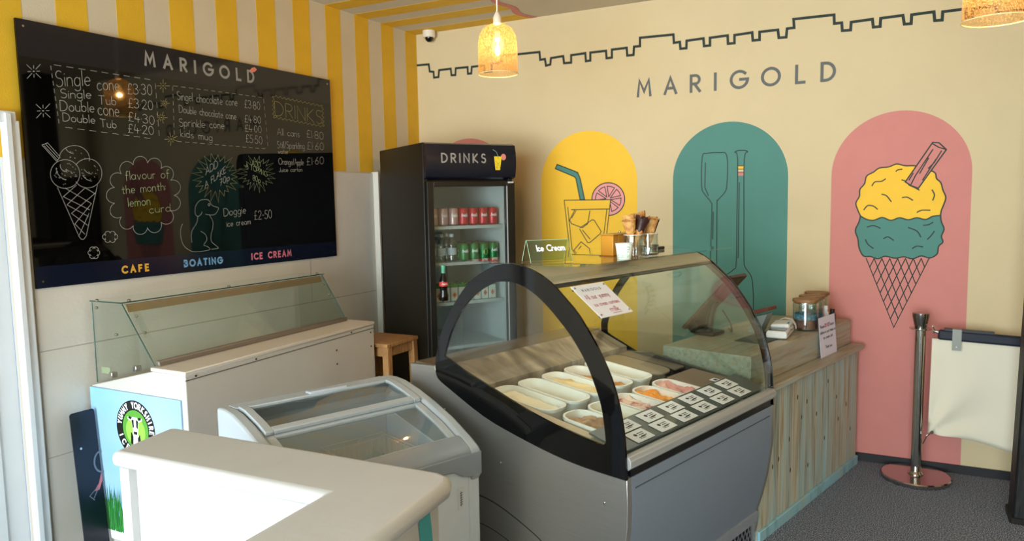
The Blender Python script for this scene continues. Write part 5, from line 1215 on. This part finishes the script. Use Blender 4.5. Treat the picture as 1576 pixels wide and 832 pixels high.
# till screen
po = thing('till_screen', 'brown till touchscreen tilted on a stand behind the display case', 'till', gp_(-.565, 1.66, ZC), -GA)
Mt = Matrix.Translation((.03, 0, .185)) @ Matrix.Rotation(math.radians(-47), 4, 'Y')
MB().box(-.21, .21, -.095, .095, -.012, .012, Mt).build('screen_shell', mat('till_brown', '#2a1d17', .35), po, bevel=.006)
MB().box(-.195, .195, -.085, .085, .012, .0135, Mt).build('screen_glass', mat('till_screen_dark', '#101216', .1), po)
MB().box(-.06, .06, -.07, .07, 0, .02).build('stand_base', BLK, po, bevel=.004); MB().tube([(0, 0, .02), (.01, 0, .10), (.035, 0, .185)], .02, 10).build('stand_neck', BLK, po)
MB().tube([(.07, .02, .14), (.10, .06, .06), (.08, .12, .006), (.02, .2, .006)], .004, 6).build('cable', BLK, po)
MB().box(-.205, -.14, -.06, .06, -.05, -.012, Mt).build('scanner_block', BLK, po, bevel=.005)
cr_ = thing('card_reader_stand', 'small reddish brown tablet stand at the back of the counter', 'tablet stand', gp_(-.39, 1.87, ZC), -GA)
Mc = Matrix.Translation((.04, 0, .125)) @ Matrix.Rotation(math.radians(-18), 4, 'Y')
MB().box(-.06, .06, -.06, .06, -.009, .012, Mc).build('tablet_case', mat('reader_brown', '#6a3327', .4), cr_, bevel=.004)
MB().prism_y([(-.03, 0), (.04, 0), (.085, .115), (-.005, .09)], -.04, .04).build('stand_wedge', mat('stand_grey', '#8b9495', .35, metal=.4), cr_, bevel=.003)
# jars with wooden lids
WL = ramp_mat('jar_lid_wood', [(.3, '#6b4527'), (.55, '#8c603a'), (.75, '#a87c4e')], 9, (1, 6, 1), .5)
BRN = ramp_mat('chocolate_curls', [(.35, '#3f2018'), (.55, '#6d3a2a'), (.75, '#8f5842')], 40, rough=.6, bump=.8)
BLU = ramp_mat('blue_sprinkles', [(.35, '#235a74'), (.55, '#3d83a1'), (.75, '#6fb0c6')], 60, rough=.6, bump=.8)
def kj(v, s_, label, r, hgt, fills):
    t = thing('storage_jar', label, 'jar', gp_(v, s_, ZC), -GA, 'wooden lidded jars on the counter')
    MB().lathe([(r*.92, 0), (r, .008), (r, hgt-.03), (r*.96, hgt-.016), (r*.93, hgt-.016), (r*.955, hgt-.03), (r*.955, .010), (.0005, .008)], 30, caps=False).build('jar_body', JARGLASS, t)
    for i, (z0, z1, m, nm) in enumerate(fills): MB().lathe([(.001, z0), (r*.94, z0), (r*.94, z1-.006*(i % 2)), (r*.5, z1+.004), (.001, z1)], 24).build(nm, m, t)
    MB().lathe([(r*.9, hgt-.024), (r*.9, hgt-.015), (r*1.04, hgt-.015), (r*1.06, hgt-.008), (r*1.04, hgt), (.001, hgt)], 30).build('jar_lid', WL, t)
kj(-.197, 2.10, 'wooden lidded glass jar of brown curls and blue sprinkles, nearest the card terminal', .068, .178, [(.0105, .062, BRN, 'chocolate_curls'), (.063, .10, BLU, 'blue_sprinkles')])
kj(-.225, 2.265, 'wooden lidded glass jar in the middle of the row of three', .068, .178, [(.0105, .08, BLU, 'blue_sprinkles')])
kj(-.258, 2.435, 'wooden lidded glass jar furthest from the card terminal', .068, .178, [(.0105, .07, BRN, 'chocolate_curls')])
def sauce(v, s_, c1_, c2_, hgt, label):
    t = thing('sauce_bottle', label, 'bottle', gp_(v, s_, ZC), -GA)
    MB().lathe([(.018, 0), (.02, .004), (.02, hgt*.62), (.011, hgt*.75), (.011, hgt*.78)], 18).build('bottle_body', c1_, t); MB().lathe([(.013, hgt*.78), (.013, hgt), (.001, hgt)], 18).build('bottle_cap', c2_, t)
sauce(-.178, 2.355, PLASTW, PLASTW, .11, 'small white bottle behind the propped paper notice')
sauce(-.16, 2.42, mat('bottle_dark', '#2a2730', .4), BLK, .085, 'small dark bottle with a black cap beside the white bottle')
# propped notice
pn = thing('counter_notice', 'white printed notice propped against the wooden counter riser', 'notice', gp_(-.097, 2.20, .7592), -GA)
tiltm = Matrix.Rotation(math.radians(-5), 4, 'Y')
PNf = lambda o_: (lambda a, b: tiltm @ Vector((o_, a, b)))
MB().loft([PNf(0)(a, b) for a, b in ((-.125, 0), (.125, 0), (.125, .225), (-.125, .225))], [PNf(.0015)(a, b) for a, b in ((-.125, 0), (.125, 0), (.125, .225), (-.125, .225))]).build('sheet', mat('lilac_paper', '#e3dcf0', .7), pn, smooth=0)
m_ = MB(); r_ = MB()
write(m_, 'Please', (-.115, .165), (-.05, .165), .017, .003, PNf(.002)); write(r_, 'DO NOT', (-.04, .165), (.035, .165), .018, .0042, PNf(.002)); write(m_, 'leave', (.045, .165), (.10, .165), .017, .003, PNf(.002))
write(m_, 'children or put hands on', (-.118, .132), (.118, .132), .015, .0028, PNf(.002)); write(m_, 'ice cream unit', (-.07, .10), (.07, .10), .015, .0028, PNf(.002)); write(m_, 'Thank you', (-.05, .045), (.05, .045), .016, .003, PNf(.002))
m_.build('printed_text', INKD, pn, smooth=0); r_.build('red_text', INKR, pn, smooth=0)

# ================================================================== STANCHION + BANNER
sx_, sy_ = 3.597, -.205
sn = thing('barrier_post', 'chrome barrier post with a round base by the pink arch', 'stanchion', (sx_, sy_, 0))
MB().lathe([(.182, 0), (.185, .004), (.185, .022), (.180, .028), (.03, .032), (.001, .032)], 56).build('base', mat('polished_steel', '#b9aeb0', .12, metal=1), sn)
MB().tube([(0, 0, .031), (0, 0, .9)], .028, 28).build('post', CHROME, sn); MB().lathe([(.042, .031), (.042, .036), (.03, .05)], 28).build('collar', CHROME, sn)
MB().lathe([(.028, .885), (.030, .90), (.044, .965), (.044, .985), (.001, .986)], 28).build('cap', mat('cap_steel', '#8d8a86', .2, metal=1), sn)
MB().lathe([(.03, .89), (.058, .893), (.058, .897), (.03, .90)], 28).build('ring_plate', CHROME, sn)
bb = thing('barrier_banner', 'cream fabric barrier banner hanging from a navy crossbar right of the chrome post', 'banner', (3.655, sy_, 0))
XO = 3.655
MB().tube([(sx_+.066-XO, 0, .886), (3.70-XO, 0, .876)], .012, 14).build('hook_bar', CHROME, bb)
MB().tube([(sx_+.063-XO, 0, .912), (sx_+.072-XO, -.012, .893), (sx_+.068-XO, 0, .872)], .005, 8).build('hook', CHROME, bb)
xe = 4.10
MB().box(0, xe-XO, -.018, .018, .838, .895, Matrix.Rotation(0.035, 4, 'Y')).build('crossbar_sleeve', mat('sleeve_navy', '#10162a', .6), bb, bevel=.012, seg=3)
MB().box(.03, .27, -.012, .02, .893, .906, Matrix.Rotation(0.035, 4, 'Y')).build('clip_strip', mat('clip_black', '#1b1b1b', .5), bb)
MB().prism_y([(.10, .783), (.145, .783), (.145, .903), (.10, .903)], -.0245, -.02).box(.10, .145, -.022, .022, .8995, .9035).build('clip_bracket', mat('bracket_steel', '#7c7d74', .4, metal=.3), bb)
MB().ball((.122, -.025, .803), .004, 5).build('rivet', PAPER, bb)
nx, nz = 26, 22; vs = []; fs = []
from mathutils import noise as NZ
for i in range(nx+1):
    for j in range(nz+1):
        u = i/nx; v = j/nz
        xl = .002+.014*v**1.5*0+(-.006)*v; x = xl+(xe-XO-xl)*u
        ztop_ = .842-.035*(x); zb = .285-.05*u+.012*math.sin(u*5)
        if u < .12: zb += (.12-u)*.05
        z = ztop_+(zb-ztop_)*v
        d = math.hypot(u-.02, (1-v)-.02)
        y = -.004-.02*v*math.sin(u*6+1.0)-.022*v*math.exp(-d*1.2)*math.sin(math.atan2((1-v)+.05, u+.05)*9)-.006*NZ.noise(Vector((u*4, v*3, 1)))
        vs.append((x, y, z))
for i in range(nx):
    for j in range(nz): fs.append((i*(nz+1)+j, (i+1)*(nz+1)+j, (i+1)*(nz+1)+j+1, i*(nz+1)+j+1))
o = MB().add(vs, fs).build('banner_fabric', mat('banner_cream', '#e2dac6', .85, bump=.1, bscale=300), bb, smooth=180)
sol = o.modifiers.new('thick', 'SOLIDIFY'); sol.thickness = .0015
MB().tube([(.015, -.025, .295), (.015, -.008, .295)], .010, 14).build('eyelet', mat('eyelet_bronze', '#6a5a4c', .3, metal=1), bb)
MB().tube([(.014, -.022, .295), (-.01, -.014, .262), (sx_+.0315-XO, -.002, .215)], .003, 6).build('tie_cord', mat('tie_dark', '#3b3532', .6), bb)
MB().tube([(.004, -.022, .283), (-.006, -.018, .27)], .0045, 6).build('cord_hook', CHROME, bb)

# ================================================================== POST AT THE RIGHT EDGE
tp = thing('timber_post', 'rough black painted timber post at the right edge of the photo', 'post', (4.12, -.58, 0))
MB().loft([(-.10, -.09, 0), (.14, -.09, 0), (.14, .09, 0), (-.10, .09, 0)], [(-.03, -.09, H), (.20, -.09, H), (.20, .09, H), (-.03, .09, H)]).build('post_shaft', ramp_mat('black_timber', [(.3, '#040404'), (.66, '#0b0b0d'), (.74, '#3c3c42')], 30, (1, 1, .25), .6, bump=.8), tp, bevel=.01)
MB().prism_z(rrect(-.112, .15, -.102, .1, .02), 0, .03).build('post_foot', mat('foot_dark', '#15120f', .8), tp)
